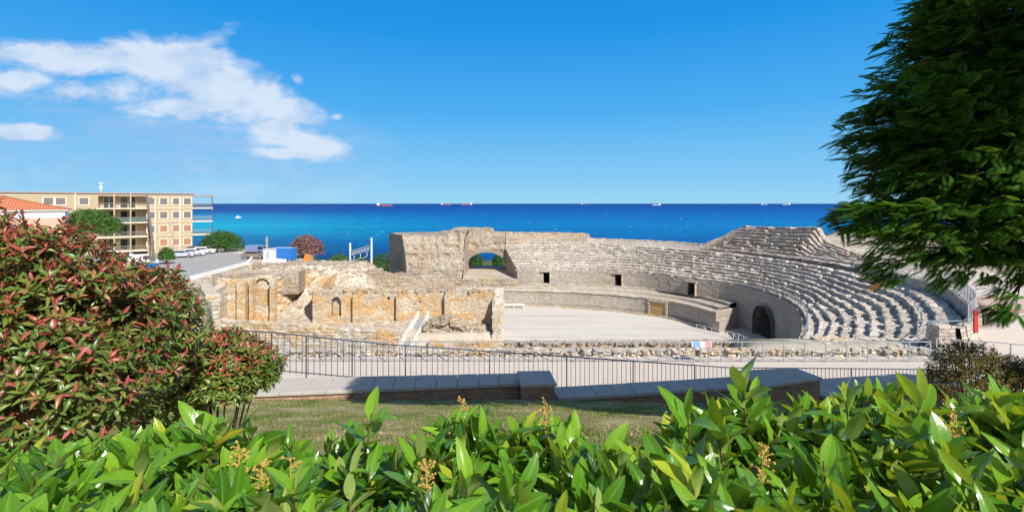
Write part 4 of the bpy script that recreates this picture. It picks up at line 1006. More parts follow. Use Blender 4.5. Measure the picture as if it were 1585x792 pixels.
def house():
    Y = 62; o = empty('tiled_house', (X(100, Y), Y, ZP), 'low house with red tiled hip roof and white eaves at the far left', 'house', rz=R(40)); M_PK = plain('pink_render', (.60, .36, .27), .9, .1)
    x1 = 0; ze = H - .9 - ZP
    mb = MB(); mb.box(-9, x1, 0, 9, 0, ze - .9); mb.build('wall', M_PK, o); mb = MB(); mb.box(-9, x1 - .01 + .02, -.02, 9.02, ze - .9 + .003, ze); mb.build('frieze', M_WHITE, o)
    mb = MB(); mb.box(-9.3, x1 + .35, -.35, 9.4, ze, ze + .16); mb.build('eaves', M_WHITE, o)
    mb = MB(); e = ze + .165; rr = e + 1.75; mb.add([(-9.4, -.45, e), (x1 + .45, -.45, e), (x1 + .45, 9.5, e), (-9.4, 9.5, e), (-6, 4.5, rr), (x1 - 6.6, 4.5, rr)], [(0, 1, 5, 4), (1, 2, 5), (2, 3, 4, 5), (3, 0, 4), (3, 2, 1, 0)])
    mb.build('roof', M_TILE, o)
house()

def car(name, loc, rz, col, label, van=False, group='cars parked at the car park'):
    o = empty(name, loc, label, 'van' if van else 'car', group, rz); M_B = plain('car_paint_' + col[0], col[1], .25, .05, 2, .6)
    hgt = 1.95 if van else 1.45; w = .88
    prof = [(-2.15, .30), (-2.2, .75), (-2.05, .92), (-1.15, .98), (-.55, hgt - .06), (.1, hgt), (1.25, hgt - .04), (1.95, 1.0), (2.15, .88), (2.18, .32)] if not van else [(-2.3, .32), (-2.35, .9), (-1.75, 1.15), (-1.1, 1.85), (-.8, 1.95), (2.2, 1.95), (2.3, 1.7), (2.32, .35)]
    mb = MB(); n = len(prof)
    def wd(z): return w * (1 if z < 1.0 else 1 - .22 * (z - 1.0) / (hgt - 1.0 + .01))
    for s in (-1, 1):
        for x, z in prof: mb.v.append((x, s * wd(z), z))
    mb.f += [tuple(range(n)), tuple(range(2 * n - 1, n - 1, -1))] + [(i, (i + 1) % n, n + (i + 1) % n, n + i)[::-1] for i in range(n)]; mb.mi += [0] * (n + 2)
    mb.build('body', M_B, o)
    g = MB(); 
    for s in (-1, 1):
        if van: q = [(-1.5, 1.2), (-1.0, 1.75), (-.3, 1.75), (-.3, 1.2)]
        else: q = [(-.95, 1.02), (-.5, hgt - .14), (1.15, hgt - .14), (1.7, 1.02)]
        g.add([(x, s * (wd(z) + .01), z) for x, z in q], [(0, 1, 2, 3) if s > 0 else (3, 2, 1, 0)])
    a, b = (prof[3], prof[4]) if not van else (prof[2], prof[3])
    k = lambda t: (a[0] + (b[0] - a[0]) * t - .012, a[1] + (b[1] - a[1]) * t + .012)
    g.add([(k(.1)[0], -.72, k(.1)[1]), (k(.1)[0], .72, k(.1)[1]), (k(.9)[0], .6, k(.9)[1]), (k(.9)[0], -.6, k(.9)[1])], [(0, 1, 2, 3)])
    if not van: g.add([(1.3 + .02, -.6, hgt - .1), (1.3 + .02, .6, hgt - .1), (1.9 + .02, .72, 1.06), (1.9 + .02, -.72, 1.06)], [(0, 1, 2, 3)])
    g.build('windows', M_GLASS, o)
    for x in (-1.35, 1.35):
        for s in (-1, 1):
            t = MB(); t.tube([(x, s * .68, .33), (x, s * .90, .33)], .33, 14); t = t.build('wheel', M_TYRE, o); r_ = MB(); r_.tube([(x, s * .895, .33), (x, s * .915, .33)], .2, 10); r_.build('rim', M_STEEL, t)
    for s in (-1, 1):
        hl = MB(); hl.box(-2.22, -2.12, s * .62 - .16, s * .62 + .16, .66, .82); hl.build('headlight', M_WHITE, o); tl = MB(); tl.box(2.1, 2.2, s * .66 - .13, s * .66 + .13, .72, .86); tl.build('taillight', M_RED, o)
    return o
GR = ('silver', (.42, .45, .5)); WHc = ('white', (.75, .75, .74)); BKc = ('dark', (.06, .06, .075)); BRc = ('bronze', (.22, .17, .13)); BLc = ('blue', (.16, .22, .38))
def gp(px, py): x, y, z = P(px, py, ZP); return (x, y, z + .02)
car('parked_car', gp(281, 398.5), R(200), GR, 'silver grey hatchback, leftmost of the parked row below the apartment block')
car('parked_car', gp(298, 396), R(200), WHc, 'white car parked just right of the silver grey hatchback')
car('parked_car', gp(314, 393), R(200), WHc, 'white car parked beside the bronze car')
car('parked_car', gp(330, 390.5), R(200), BRc, 'bronze car at the right end of the parked row, beside the round shrub')
car('parked_car', gp(304, 391.5), R(200), BKc, 'dark car mostly hidden behind the two white cars')
car('parked_car', gp(394, 400), R(185), BRc, 'brownish low car parked by the site cabin')
car('parked_van', gp(400, 394.5), R(178), BLc, 'blue grey van parked behind the brownish car by the site cabin', True)
car('parked_van', gp(218, 412), R(215), WHc, 'white van parked behind the blue skip, near the leaning pole', True)
car('parked_car', gp(200, 405), R(215), BKc, 'dark car parked left of the white van under the balconies')
M_BLUE = plain('blue_container_paint', (.03, .17, .50), .5, .12, 2)
# blue skip
sk = empty('blue_skip', gp(222, 418), 'small open blue skip in front of the white van', 'skip', rz=R(-12)); mb = MB()
mb.add([(-1.4, -.8, .1), (1.4, -.8, .1), (1.4, .8, .1), (-1.4, .8, .1), (-1.7, -.95, 1.15), (1.7, -.95, 1.15), (1.7, .95, 1.15), (-1.7, .95, 1.15)], [(3, 2, 1, 0), (0, 1, 5, 4), (1, 2, 6, 5), (2, 3, 7, 6), (3, 0, 4, 7)])
for k in range(-3, 4): mb.bar((k * .42, -.86, .1), (k * .48, -1.0, 1.15), .07)
mb.build('tub', M_BLUE, sk); mb = MB(); mb.tube([(-1.72, -.97, 1.15), (1.72, -.97, 1.15), (1.72, .97, 1.15), (-1.72, .97, 1.15), (-1.72, -.97, 1.15)], .05, 6, cap=False); mb.build('rim', M_WHITE, sk)
# shipping container and site cabin
ct = empty('shipping_container', gp(442, 402.5), 'bright blue steel container beside the pink flowering bush', 'container', rz=R(-6)); mb = MB(); mb.box(-1.95, 1.6, -1.0, 1.0, .1, 2.2)
for k in range(16): q = -1.85 + k * .215; mb.box(q, q + .1, -1.045, -1.003, .2, 2.1)
mb.build('body', M_BLUE, ct); mb = MB(); mb.box(1.603, 1.64, -.95, -.02, .2, 2.1); mb.box(1.603, 1.64, .02, .95, .2, 2.1); mb.build('door', M_BLUE, ct); mb = MB(); mb.box(-2.0, 1.66, -1.05, 1.05, 2.2, 2.28); mb.build('roof', plain('light_blue_paint', (.2, .35, .6), .5), ct)
cb = empty('site_cabin', gp(418, 404), 'white site cabin standing left of the blue container', 'cabin', rz=R(-6)); mb = MB(); mb.box(-.8, .75, -.7, .7, .0, 2.1); mb.build('wall', M_WHITE, cb); mb = MB(); mb.box(-.88, .83, -.78, .78, 2.1, 2.2); mb.build('roof', M_CONC, cb); mb = MB(); mb.box(-.3, .35, -.74, -.703, .05, 1.85); mb.build('door', plain('grey_door', (.45, .47, .5), .6), cb)
mb = MB(); rocks(mb, 16, lambda: (gp(random.uniform(414, 446), 404)[0], 85.2 + random.uniform(-.9, .9), ZP + .22), .3, .75, .8); tag(mb.build('builders_bags', M_WHITE), 'heap of white builders bags in front of the cabin and blue container', 'bags')['kind'] = 'stuff'
og = MB(); b = gp(476, 404); og.box(b[0] - .5, b[0] + .5, b[1] - .3, b[1] + .3, ZP, ZP + 1.0); og.box(b[0] - .3, b[0] + .2, b[1] - .25, b[1] + .25, ZP + 1.0, ZP + 1.3); tag(og.build('site_equipment', plain('orange_paint', (.7, .22, .04), .6)), 'small orange machine under the pink flowering bush', 'machine')

# poles
def pole(name, base, top, rad, label, extras):
    o = empty(name, base, label, 'pole'); b = Vector(base); t = Vector(top) - b; mb = MB(); mb.tube([(0, 0, -.3), tuple(t * .5), tuple(t)], [rad, rad * .85, rad * .7], 8); mb.build('shaft', extras[0], o)
    if extras[1]:
        m2 = MB()
        for z, w in extras[1]: m2.bar((t.x - w, t.y, t.z + z), (t.x + w, t.y, t.z + z), .1)
        m2.build('crossarm', extras[0], o)
    return o
M_POLE = plain('weathered_pole_wood', (.17, .14, .12), .9, .2, 6)
pole('utility_pole', Q(241, 420, 76), Q(227, 302, 76), .22, 'tall leaning wooden utility pole in front of the apartment block', (M_POLE, [(-.4, .8)]))
pole('utility_pole', Q(234, 420, 78), Q(229, 330, 78), .14, 'shorter dark pole right behind the leaning utility pole', (M_POLE, []))
pole('street_lamp', Q(268, 405, 93), Q(267.5, 344, 93), .09, 'slim pale street lamp beside the small round shrub', (M_STEEL, [(0, .5)]))
pole('lattice_mast', Q(413, 400, 92), Q(413, 366, 92), .28, 'grey lattice mast rising behind the site cabin', (M_STEEL, [(-.8, .4), (-1.8, .4), (-2.8, .4)]))
# railway gantry
ga = empty('railway_gantry', Q(558, 405, 112), 'white steel railway gantry with slanted beam in front of the sea', 'gantry'); ga.location = (0, 0, 0)
Yg = 108; b1, t1, b2, t2 = Q(542, 425, Yg), Q(542, 376, Yg), Q(575, 430, Yg - 6), Q(575, 368, Yg - 6)
for b, t in ((b1, t1), (b2, t2)): mb = MB(); mb.tube([(b[0], b[1], -5), t], .2, 8); mb.build('mast', M_WHITE, ga)
mb = MB(); A1, B1 = Vector(Q(542, 389, Yg)), Vector(Q(575, 379, Yg - 6)); dz = Vector((0, 0, .9)); mb.bar(A1, B1, .16); mb.bar(A1 - dz, B1 - dz, .16)
for k in range(7): a = A1.lerp(B1, k / 7); b = A1.lerp(B1, (k + 1) / 7); mb.bar(a, b - dz, .08); mb.bar(a, a - dz, .08)
mb.build('beam', M_WHITE, ga)
mb = MB()
for k in range(3): a = A1.lerp(B1, .2 + k * .3) - dz; mb.bar(a, a - Vector((0, 0, 1.2)), .09); mb.bar(a - Vector((0, 0, 1.2)), a + Vector((-1.1, 0, -1.7)), .07)
mb.build('wire_hanger', M_WHITE, ga)

# ------------------------------------------------------------------ foliage
def leaf_template(nl, curl=.25, fold=.18, width=.36, sharp=1.0, cols=3):
    """leaf along +x, length 1, normal +z; returns verts, faces, rib, vein phase"""
    V = []; rib = []; vein = []; us = (-1, 0, 1) if cols == 3 else (-1, -.55, 0, .55, 1)
    for i in range(nl + 1):
        t = i / nl; tt = .05 + .93 * t; w = width * .5 * math.sin(math.pi * tt) ** .72 * (1 - .22 * sharp * max(0, t - .55) / .45)
        if t == 0: w = .012
        if i == nl: w *= .12
        zc = -curl * t * t
        for u in us:
            z = zc + fold * w * (abs(u) ** .7) * 1.15 + (.012 * math.sin(t * 17 + u * 2) * abs(u) if cols == 5 else 0) - (.07 * w if abs(u) == 1 and cols == 5 else 0)
            V.append((t + (0 if i in (0, nl) else .0), w * u, z)); rib.append(1 if u == 0 else 0); vein.append(t * 9 - abs(u) * 1.6)
    F = []; c = len(us)
    for i in range(nl):
        for k in range(c - 1): a = i * c + k; F.append((a, a + c, a + c + 1, a + 1))
    return np.array(V), np.array(F), np.array(rib, float), np.array(vein, float)
def leaves(name, pos, dirs, up, length, tint, tmpl, mat, parent, wvar=None, smooth=True):
    V, F, rib, vein = tmpl; n = len(pos); d = dirs / np.linalg.norm(dirs, axis=1, keepdims=True)
    s = np.cross(up, d); s /= np.linalg.norm(s, axis=1, keepdims=True) + 1e-9; u = np.cross(d, s)
    wv = np.ones(n) if wvar is None else wvar
    cv = rng.uniform(.2, 2.2, n)
    A = pos[:, None, :] + length[:, None, None] * (V[None, :, 0, None] * d[:, None, :] + (V[None, :, 1] * wv[:, None])[..., None] * s[:, None, :] + (V[None, :, 2] * cv[:, None])[..., None] * u[:, None, :])
    FF = (F[None] + (np.arange(n) * len(V))[:, None, None]).reshape(-1, 4)
    o = mesh(name, A.reshape(-1, 3), FF, mat, parent, smooth=smooth)
    attr(o, 'tint', np.repeat(tint, len(V))); attr(o, 'rib', np.tile(rib, n)); attr(o, 'vein', np.tile(vein, n)); return o
def rand_unit(n): v = rng.normal(size=(n, 3)); return v / np.linalg.norm(v, axis=1, keepdims=True)

def shoots(bases, axes, nleaf, llen, spread, lenv, tint_fn, shoot_len):
    """spiral of leaves round each shoot; returns arrays"""
    n = len(bases); ps = []; ds = []; us = []; ls = []; ts = []
    ax = axes / np.linalg.norm(axes, axis=1, keepdims=True); ref = rand_unit(n); a = np.cross(ax, ref); a /= np.linalg.norm(a, axis=1, keepdims=True); b = np.cross(ax, a)
    th0 = rng.uniform(0, 6.28, n)
    for k in range(nleaf):
        t = (k + .5) / nleaf; th = th0 + k * 2.4 + rng.normal(0, .25, n); out = np.cos(th)[:, None] * a + np.sin(th)[:, None] * b
        el = spread[0] + (spread[1] - spread[0]) * t + rng.normal(0, .2, n)     # 0 = outwards, 1 = along the shoot
        d = out * np.cos(el)[:, None] + ax * np.sin(el)[:, None]
        ps.append(bases + ax * (shoot_len * (t - 1))[:, None] if isinstance(shoot_len, np.ndarray) else bases + ax * (shoot_len * (t - 1))); ds.append(d)
        us.append(ax - out * .2 + rng.normal(0, .25, (n, 3))); ls.append(llen * rng.uniform(*lenv, n) * (1 - .35 * max(0, t - .75) / .25)); ts.append(tint_fn(t, n))
    return [np.concatenate(q) for q in (ps, ds, us, ls, ts)]

# --- foreground laurel hedge
def hedge():
    o = empty('laurel_hedge', (0, 1.3, H - 1.7), 'glossy green laurel hedge filling the whole foreground', 'hedge'); o.location = (0, 0, 0)
    prof_px = [-300, 0, 200, 290, 330, 420, 480, 560, 640, 720, 800, 900, 1000, 1080, 1150, 1220, 1300, 1400, 1500, 1590, 1900]
    prof_py = [722, 722, 716, 690, 662, 700, 705, 690, 720, 665, 672, 690, 690, 640, 610, 650, 632, 640, 632, 618, 600]
    n = 1750; px = rng.uniform(-180, 1765, n); Y = rng.uniform(.72, 1.75, n) ; tY = (Y - .72) / 1.03
    ytop = np.interp(px, prof_px, prof_py)                # row of the far crest
    crest = H - (ytop + 12 - HY) * 1.7 / FPX
    near = H - .64 - .03 * np.sin(px * .01)
    Z = near * (1 - tY) + crest * tY + rng.normal(0, .035, n) - .05 * (rng.random(n) < .3)
    Z = np.minimum(Z, H - .40 * Y - .06)
    Xs = (px - CX) * Y / FPX
    clump = np.array([noise.noise(Vector((a * 4.2, b * 4.2, 1.5))) + .5 * noise.noise(Vector((a * 11, b * 11, 4))) for a, b in zip(Xs, Y)])
    Z = Z + np.clip(clump, -.5, .6) * .11; kk = clump > -.22 - .25 * rng.random(n); Xs, Y, Z = Xs[kk], Y[kk], Z[kk]; n = len(Xs)
    base = np.stack([Xs, Y, Z], 1); axes = np.stack([rng.normal(.05, .32, n), rng.normal(-.05, .28, n), np.ones(n)], 1)
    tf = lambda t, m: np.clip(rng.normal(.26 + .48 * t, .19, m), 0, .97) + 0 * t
    p1 = shoots(base, axes, 9, .116, (.3, 1.3), (.6, 1.15), tf, .15)
    # deeper filling leaves, in a darker range of tints
    n2 = 1150; px2 = rng.uniform(-180, 1765, n2); Y2 = rng.uniform(.7, 1.9, n2); t2 = (Y2 - .7) / 1.2; Z2 = near * 0; 
    zz = (H - .64) * (1 - t2) + np.interp(px2, prof_px, H - (np.array(prof_py) + 12 - HY) * 1.7 / FPX) * t2 - rng.uniform(.12, .5, n2)
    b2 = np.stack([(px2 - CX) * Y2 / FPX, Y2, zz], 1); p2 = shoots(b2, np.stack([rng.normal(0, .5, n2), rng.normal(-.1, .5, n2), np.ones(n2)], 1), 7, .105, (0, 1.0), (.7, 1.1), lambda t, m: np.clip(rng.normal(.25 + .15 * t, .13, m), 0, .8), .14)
    # the tall shoots that stand up against the view
    tall = [(575, 628, 1.45, .17), (1148, 575, 1.42, .2), (1165, 600, 1.45, .18), (1065, 628, 1.3, .16), (1110, 645, 1.3, .16), (745, 660, 1.5, .14), (775, 655, 1.5, .14), (1310, 610, 1.35, .15), (1425, 600, 1.35, .15), (1545, 600, 1.4, .16), (310, 640, 1.35, .15), (345, 650, 1.4, .14), (650, 690, 1.3, .12), (215, 690, 1.25, .12), (880, 680, 1.4, .12), (1470, 630, 1.4, .14), (1230, 640, 1.4, .14)]
    b3 = np.array([Q(a, b + 18, y) for a, b, y, l in tall]); a3 = np.stack([rng.normal(0, .15, len(tall)), rng.normal(0, .12, len(tall)), np.ones(len(tall))], 1)
    p3 = shoots(b3, a3, 8, .125, (.35, 1.3), (.8, 1.1), lambda t, m: np.clip(rng.normal(.5 + .35 * t, .1, m), 0, .96), .16)
    al = [np.concatenate(q) for q in zip(p1, p2, p3)]
    al[4] = np.where(rng.random(len(al[4])) < .003, 1.0, al[4])
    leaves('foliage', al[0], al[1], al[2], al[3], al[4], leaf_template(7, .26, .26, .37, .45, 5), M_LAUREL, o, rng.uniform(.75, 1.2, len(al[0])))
    mb = MB()
    for B, A_, L_ in ((base, axes, .5), (b3, a3, .6)):
        for q, a in zip(B[::1], A_[::1]):
            a = Vector(a).normalized(); q = Vector(q); mb.tube([q - a * .16 - Vector((0, 0, L_ - .1)), q - a * .16, q + a * .015], [.006, .004, .002], 5, cap=False)
    mb.build('stems', M_TWIG, o)
    core = MB(); 
    # dry flower panicles
    for (a, b, y) in ((405, 745, 1.15), (700, 625 + 60, 1.6), (640 + 20, 745, 1.2), (845, 645, 1.6), (990, 755, 1.15), (1010, 770, 1.1), (715, 640, 1.75), (370, 720, 1.2), (1480, 665, 1.3), (450, 740, 1.2), (1180, 720, 1.2)):
        m_ = MB(); c0 = Vector(Q(a, b, y)); m_.tube([c0 - Vector((0, 0, .12)), c0 + Vector((0, 0, .05))], [.0025, .0012], 5)
        for k in range(34):
            z = random.uniform(-.05, .05); an = random.uniform(0, 6.28); rr = random.uniform(.008, .030) * (1 - abs(z) * 8) ; s = c0 + Vector((0, 0, z)); e = s + Vector((math.cos(an) * rr, math.sin(an) * rr, .01)); m_.bar(s, e, .0014); rocks(m_, 1, lambda: tuple(e), .0025, .0055, 1)
        m_.build('flower_cluster', M_FLOWER, o)
hedge()

# --- red photinia bushes
def blob_shoots(blobs, n, inward=.12):
    ps = []; ax = []
    w = np.array([b[3] * b[5] * .5 + b[3] * b[4] for b in blobs]); w = w / w.sum()
    for b, k in zip(blobs, (w * n).astype(int)):
        v = rand_unit(k); v[:, 2] = np.where(v[:, 2] < -.55, -v[:, 2], v[:, 2]); r = 1 - inward * rng.random(k) ** 1.5 - .06 * np.abs(rng.normal(size=k))
        lump = np.array([noise.noise(Vector((q[0] * 2.7, q[1] * 2.7, q[2] * 2.7 + b[0]))) for q in v]) * .16
        deep = rng.random(k) < .22; r = np.where(deep, rng.uniform(.45, .8, k), r + lump)[:, None]; ps.append(np.array(b[:3]) + v * r * np.array(b[3:6])); ax.append(v * [1, 1, .8] + [0, 0, .55] + rng.normal(0, .25, (k, 3)))
    return np.concatenate(ps), np.concatenate(ax)
def bush(name, label, blobs, n, nleaf, llen, redness, mat, ground_z, cat='shrub', tm=(4, .3, .3, .36), core_n=0, stems=14, group=None, shoot=.09):
    b0 = blobs[0]; o = empty(name, (b0[0], b0[1], ground_z), label, cat, group); loc = Vector(o.location)
    p, a = blob_shoots(blobs, n); z0 = min(b[2] - b[5] for b in blobs); z1 = max(b[2] + b[5] for b in blobs)
    hrel = (p[:, 2] - z0) / (z1 - z0)
    res = []; 
    S_ = shoots(p - np.array(loc), a, nleaf, llen, (.1, 1.15), (.7, 1.15), lambda t, m: redness(t, hrel, m), shoot)
    leaves('foliage', *S_[:3], S_[3], np.clip(S_[4], 0, 1), leaf_template(*tm), mat, o, rng.uniform(.8, 1.15, len(S_[0])))
    mb = MB()
    for k in range(stems):
        b = blobs[k % len(blobs)]; v = rand_unit(1)[0]; v[2] = abs(v[2]); e = Vector(np.array(b[:3]) + v * np.array(b[3:6]) * .85) - loc; s = Vector((random.uniform(-.15, .15) * b[3], random.uniform(-.15, .15) * b[4], -.1)); m_ = s.lerp(e, .45) + Vector((0, 0, .15 * b[5])); rr = .012 * b[3] + .006; mb.tube([s, m_, e], [rr * 1.6, rr, rr * .4], 6, cap=False)
    mb.build('branches', M_BARK, o)
    return o
def phot_tint(t, h, m):
    n = len(h) if not np.isscalar(h) else m; patch = np.interp(h, [0, .35, .7, 1], [.06, .16, .50, .85])
    v = rng.normal(.24, .12, m); red = rng.random(m) < patch * (.2 + 1.05 * t)
    return np.where(red, rng.normal(.70, .13, m), v)
def bl_px(px, py, Y, rx, ry, rz): x, y, z = Q(px, py, Y); return (x, y, z, rx, ry, rz)
bush('photinia_bush', 'big photinia bush with red young leaves filling the left foreground',
     [bl_px(20, 556, 3.2, 1.0, .8, .92), bl_px(150, 540, 3.5, .72, .7, .66), bl_px(-120, 490, 3.0, .8, .8, .75), bl_px(215, 500, 3.8, .42, .5, .42), bl_px(70, 620, 2.8, .55, .5, .45)], 3600, 9, .070, phot_tint, M_PHOT, H - 2.6, shoot=.085, stems=30)
bush('photinia_bush', 'smaller rounded photinia bush in front of the brick wall, greener below',
     [bl_px(335, 575, 4.3, .46, .45, .36), bl_px(270, 600, 4.3, .42, .4, .42), bl_px(390, 575, 4.5, .27, .3, .27)], 1250, 9, .070, lambda t, h, m: np.where(rng.random(m) < .45 * t * (h > .68), rng.normal(.75, .12, m), rng.normal(.33, .10, m)), M_PHOT, H - 2.75, shoot=.085, stems=16)
bush('russet_shrub', 'dark russet green shrub at the right edge behind the hedge',
     [bl_px(1500, 572, 9.5, .72, .6, .62), bl_px(1565, 590, 9.5, .7, .6, .5), bl_px(1450, 595, 9.6, .32, .4, .45), bl_px(1625, 600, 9.3, .7, .6, .6)], 1300, 9, .075, lambda t, h, m: np.where(rng.random(m) < .5 * t, rng.uniform(.6, 1, m), rng.uniform(0, .6, m)), M_RUSSET, H - 4.5, stems=40, tm=(3, .3, .3, .3), shoot=.16)

gb = lambda t, h, m: rng.uniform(0, 1, m)
def far_bush(name, label, px, pytop, pybase, Y, wpx, mat, n, ll, tint=gb, cat='shrub', gzv=None):
    hgt = (pybase - pytop) * Y / FPX; rx = wpx * Y / FPX / 2; c = Q(px, (pytop + pybase) / 2, Y); 
    bl = [(c[0], c[1], c[2], rx * .8, rx * .8, hgt * .48), (c[0] - rx * .45, c[1], c[2] - hgt * .12, rx * .55, rx * .6, hgt * .36), (c[0] + rx * .45, c[1] + .2, c[2] - hgt * .1, rx * .55, rx * .6, hgt * .38)]
    return bush(name, label, bl, n, 5, ll, tint, mat, c[2] - hgt / 2, cat, tm=(2, .3, .2, .5), shoot=ll * 1.2)
far_bush('broadleaf_tree', 'dense round green tree in front of the apartment block balconies', 138, 322, 372, 74, 92, M_SHRUB, 2600, .30, cat='tree')
far_bush('broadleaf_tree', 'dark green round bushy tree at the end of the parked cars', 343, 356, 392, 104, 66, M_SHRUB, 1800, .34, lambda t, h, m: rng.uniform(0, .55, m), cat='tree')
far_bush('small_shrub', 'small bright green shrub beside the leaning utility pole', 257, 381, 408, 82, 26, M_SHRUB, 700, .22)
far_bush('oleander_bush', 'pink flowering oleander bush right of the blue container', 474, 362, 402, 93, 56, M_OLEA, 1900, .26, lambda t, h, m: np.where(rng.random(m) < .42, rng.uniform(.55, 1, m), rng.uniform(0, .45, m)), cat='bush')
far_bush('grey_shrub', 'low grey green shrub on the slope edge left of the gantry', 524, 392, 412, 88, 34, M_SHRUB, 500, .22, lambda t, h, m: rng.uniform(.3, 1, m))
for px, w, top, lb in ((590, 48, 390, 'dark green bushy tree between the railway gantry and the tall broken wall'), (556, 30, 394, 'low bush under the railway gantry beam'), (610, 20, 384, 'small wispy tree touching the tall broken wall end')):
    far_bush('coastal_bush', lb, px, top, 436, 114, w, M_SHRUB, 700, .36, lambda t, h, m: rng.uniform(0, .6, m), cat='tree')
for px, w, top, lb in ((737, 24, 388, 'small tree seen through the left side of the sea gate arch'), (771, 22, 390, 'small tree seen through the right side of the sea gate arch')):
    far_bush('coastal_bush', lb, px, top, 424, 128, w, M_SHRUB, 500, .36, lambda t, h, m: rng.uniform(0, .5, m), cat='tree')

# --- big tree leaning in from the right: pinnate sprays on limbs
def big_tree():
    base = Vector((10.2, 8.6, H - 4.1)); o = empty('feathery_tree', base, 'large dark feathery-leaved tree overhanging the right side of the view', 'tree')
    fork = base + Vector((-.2, -.1, 3.2)); mb = MB(); mb.tube([Vector((0, 0, -.4)), Vector((.1, 0, 1.6)), fork - base, fork - base + Vector((.1, 0, 2.4)), fork - base + Vector((.2, .1, 5.2))], [.34, .27, .24, .17, .06], 12); mb.build('trunk', M_BARK, o)
    blobs = [bl_px(1610, 130, 7.8, 2.2, 2.0, 1.75), bl_px(1462, 215, 7.2, 1.2, 1.2, 1.15), bl_px(1500, 330, 7.0, 1.45, 1.2, .75), bl_px(1412, 185, 7.0, .70, .8, .65), bl_px(1395, 345, 6.8, .72, .6, .42), bl_px(1512, 30, 7.6, .9, 1.2, 1.0), bl_px(1650, 330, 7.6, 1.5, 1.3, .9), bl_px(1700, 40, 8.2, 2.6, 2.2, 2.4), bl_px(1590, 395, 6.8, .65, .6, .40), bl_px(1560, 250, 7.4, 1.7, 1.4, 1.1), bl_px(1415, 265, 7.0, .72, .7, .8)]
    tw = [(1375, 415, 6.8, .28, .28, .17), (1470, 400, 6.8, .42, .3, .28), (1555, 470, 6.4, .20, .2, .22), (1330, 335, 6.8, .34, .3, .16), (1470, 25, 7.2, .45, .5, .4)]
    blobs += [bl_px(*t) for t in tw]
    blobs += [(5.6, 3.2, H + 6.6, 2.0, 1.5, .9), (9.3, 3.9, H + 6.3, 2.6, 2.0, 1.2), (13, 4.6, H + 5.4, 2.8, 2.2, 1.4), (16, 6.6, H + 3.4, 3.2, 1.8, 1.5), (12.0, 6.5, H + 6.0, 2.5, 2.0, 1.2), (19.5, 5.6, H + 4.0, 3.4, 2.2, 1.5), (17, 2.5, H + 7, 3, 2.2, 1.3)]; NO = 7
    vol = np.array([b[3] * b[4] * b[5] for b in blobs]) ** .72; n = 27000; cnt = (vol / vol[:-NO].sum() * n).astype(int); cnt[-NO:] = 2600
    ps = []; ax = []
    for b, k in zip(blobs, cnt):
        v = rand_unit(k); r = rng.random(k) ** .42; lump = 1 + .22 * np.array([noise.noise(Vector((q[0] * 2.2, q[1] * 2.2, q[2] * 2.2 + b[0]))) for q in v])
        # fronds lie in flattish tiers
        q = np.array(b[:3]) + v * (r * lump)[:, None] * np.array(b[3:6]); q[:, 2] += .06 * np.sin(q[:, 2] * 18); ps.append(q)
        tr = np.array([fork.x, fork.y]); out = q[:, :2] - tr; out /= np.linalg.norm(out, axis=1, keepdims=True) + 1e-6; a = np.concatenate([out * 1.0, np.full((k, 1), -.06)], 1) + rng.normal(0, .33, (k, 3)) * [1, 1, .7]; ax.append(a)
    ps = np.concatenate(ps); ax = np.concatenate(ax); ax /= np.linalg.norm(ax, axis=1, keepdims=True)
    keep = (ps[:, 1] > 5.7) | (ps[:, 2] > H + 4.5); ps = ps[keep]; ax = ax[keep]; n = len(ps)
    up = np.tile([0, 0, 1.], (n, 1)) + rng.normal(0, .3, (n, 3)); side = np.cross(up, ax); side /= np.linalg.norm(side, axis=1, keepdims=True); up = np.cross(ax, side); L_ = rng.uniform(.18, .32, n) * np.where(ps[:, 2] > H + 4.3, 1.8, 1) * np.where(ps[:, 0] > 1.25 * ps[:, 1] + .5, 1.3, 1)
    P_ = []; D = []; U = []; LL = []; T = []; tn = np.clip(rng.normal(.55, .2, n), 0, .95); tn = np.where(rng.random(n) < .008, 1.0, tn)
    for k in range(13):
        t = (k + 1) / 13.5
        for s in (-1, 1):
            pos = ps + ax * (L_ * t)[:, None] - up * (.25 * L_ * t * t)[:, None]; d = side * s + ax * .45 - up * .15; P_.append(pos); D.append(d); U.append(up + side * s * .1); LL.append(L_ * .24 * (math.sin(math.pi * (.15 + .75 * t)) * .7 + .45)); T.append(tn)
    P_, D, U, LL, T = [np.concatenate(q) for q in (P_, D, U, LL, T)]
    V = np.array([(0, 0, 0), (.4, -.22, 0), (1, 0, -.05), (.4, .22, 0)]); F = np.array([(0, 1, 2, 3)]); 
    leaves('crown', P_ - np.array(base), D, U, LL, T, (V, F, np.zeros(4), np.zeros(4)), M_CROWN, o, smooth=False)
    mb = MB()
    for b in blobs:
        c = Vector(b[:3]) - base; f = fork - base; m_ = f.lerp(c, .55) + Vector((0, 0, .35)); mb.tube([f, m_, c], [.09, .04, .012], 7, cap=False)
        for k in range(9):
            v = rand_unit(1)[0]; e = c + Vector(v * np.array(b[3:6]) * .85); mb.tube([m_.lerp(c, .5 + .05 * k), e], [.010, .003], 5, cap=False)
    mb.build('limbs', M_BARK, o)
big_tree()

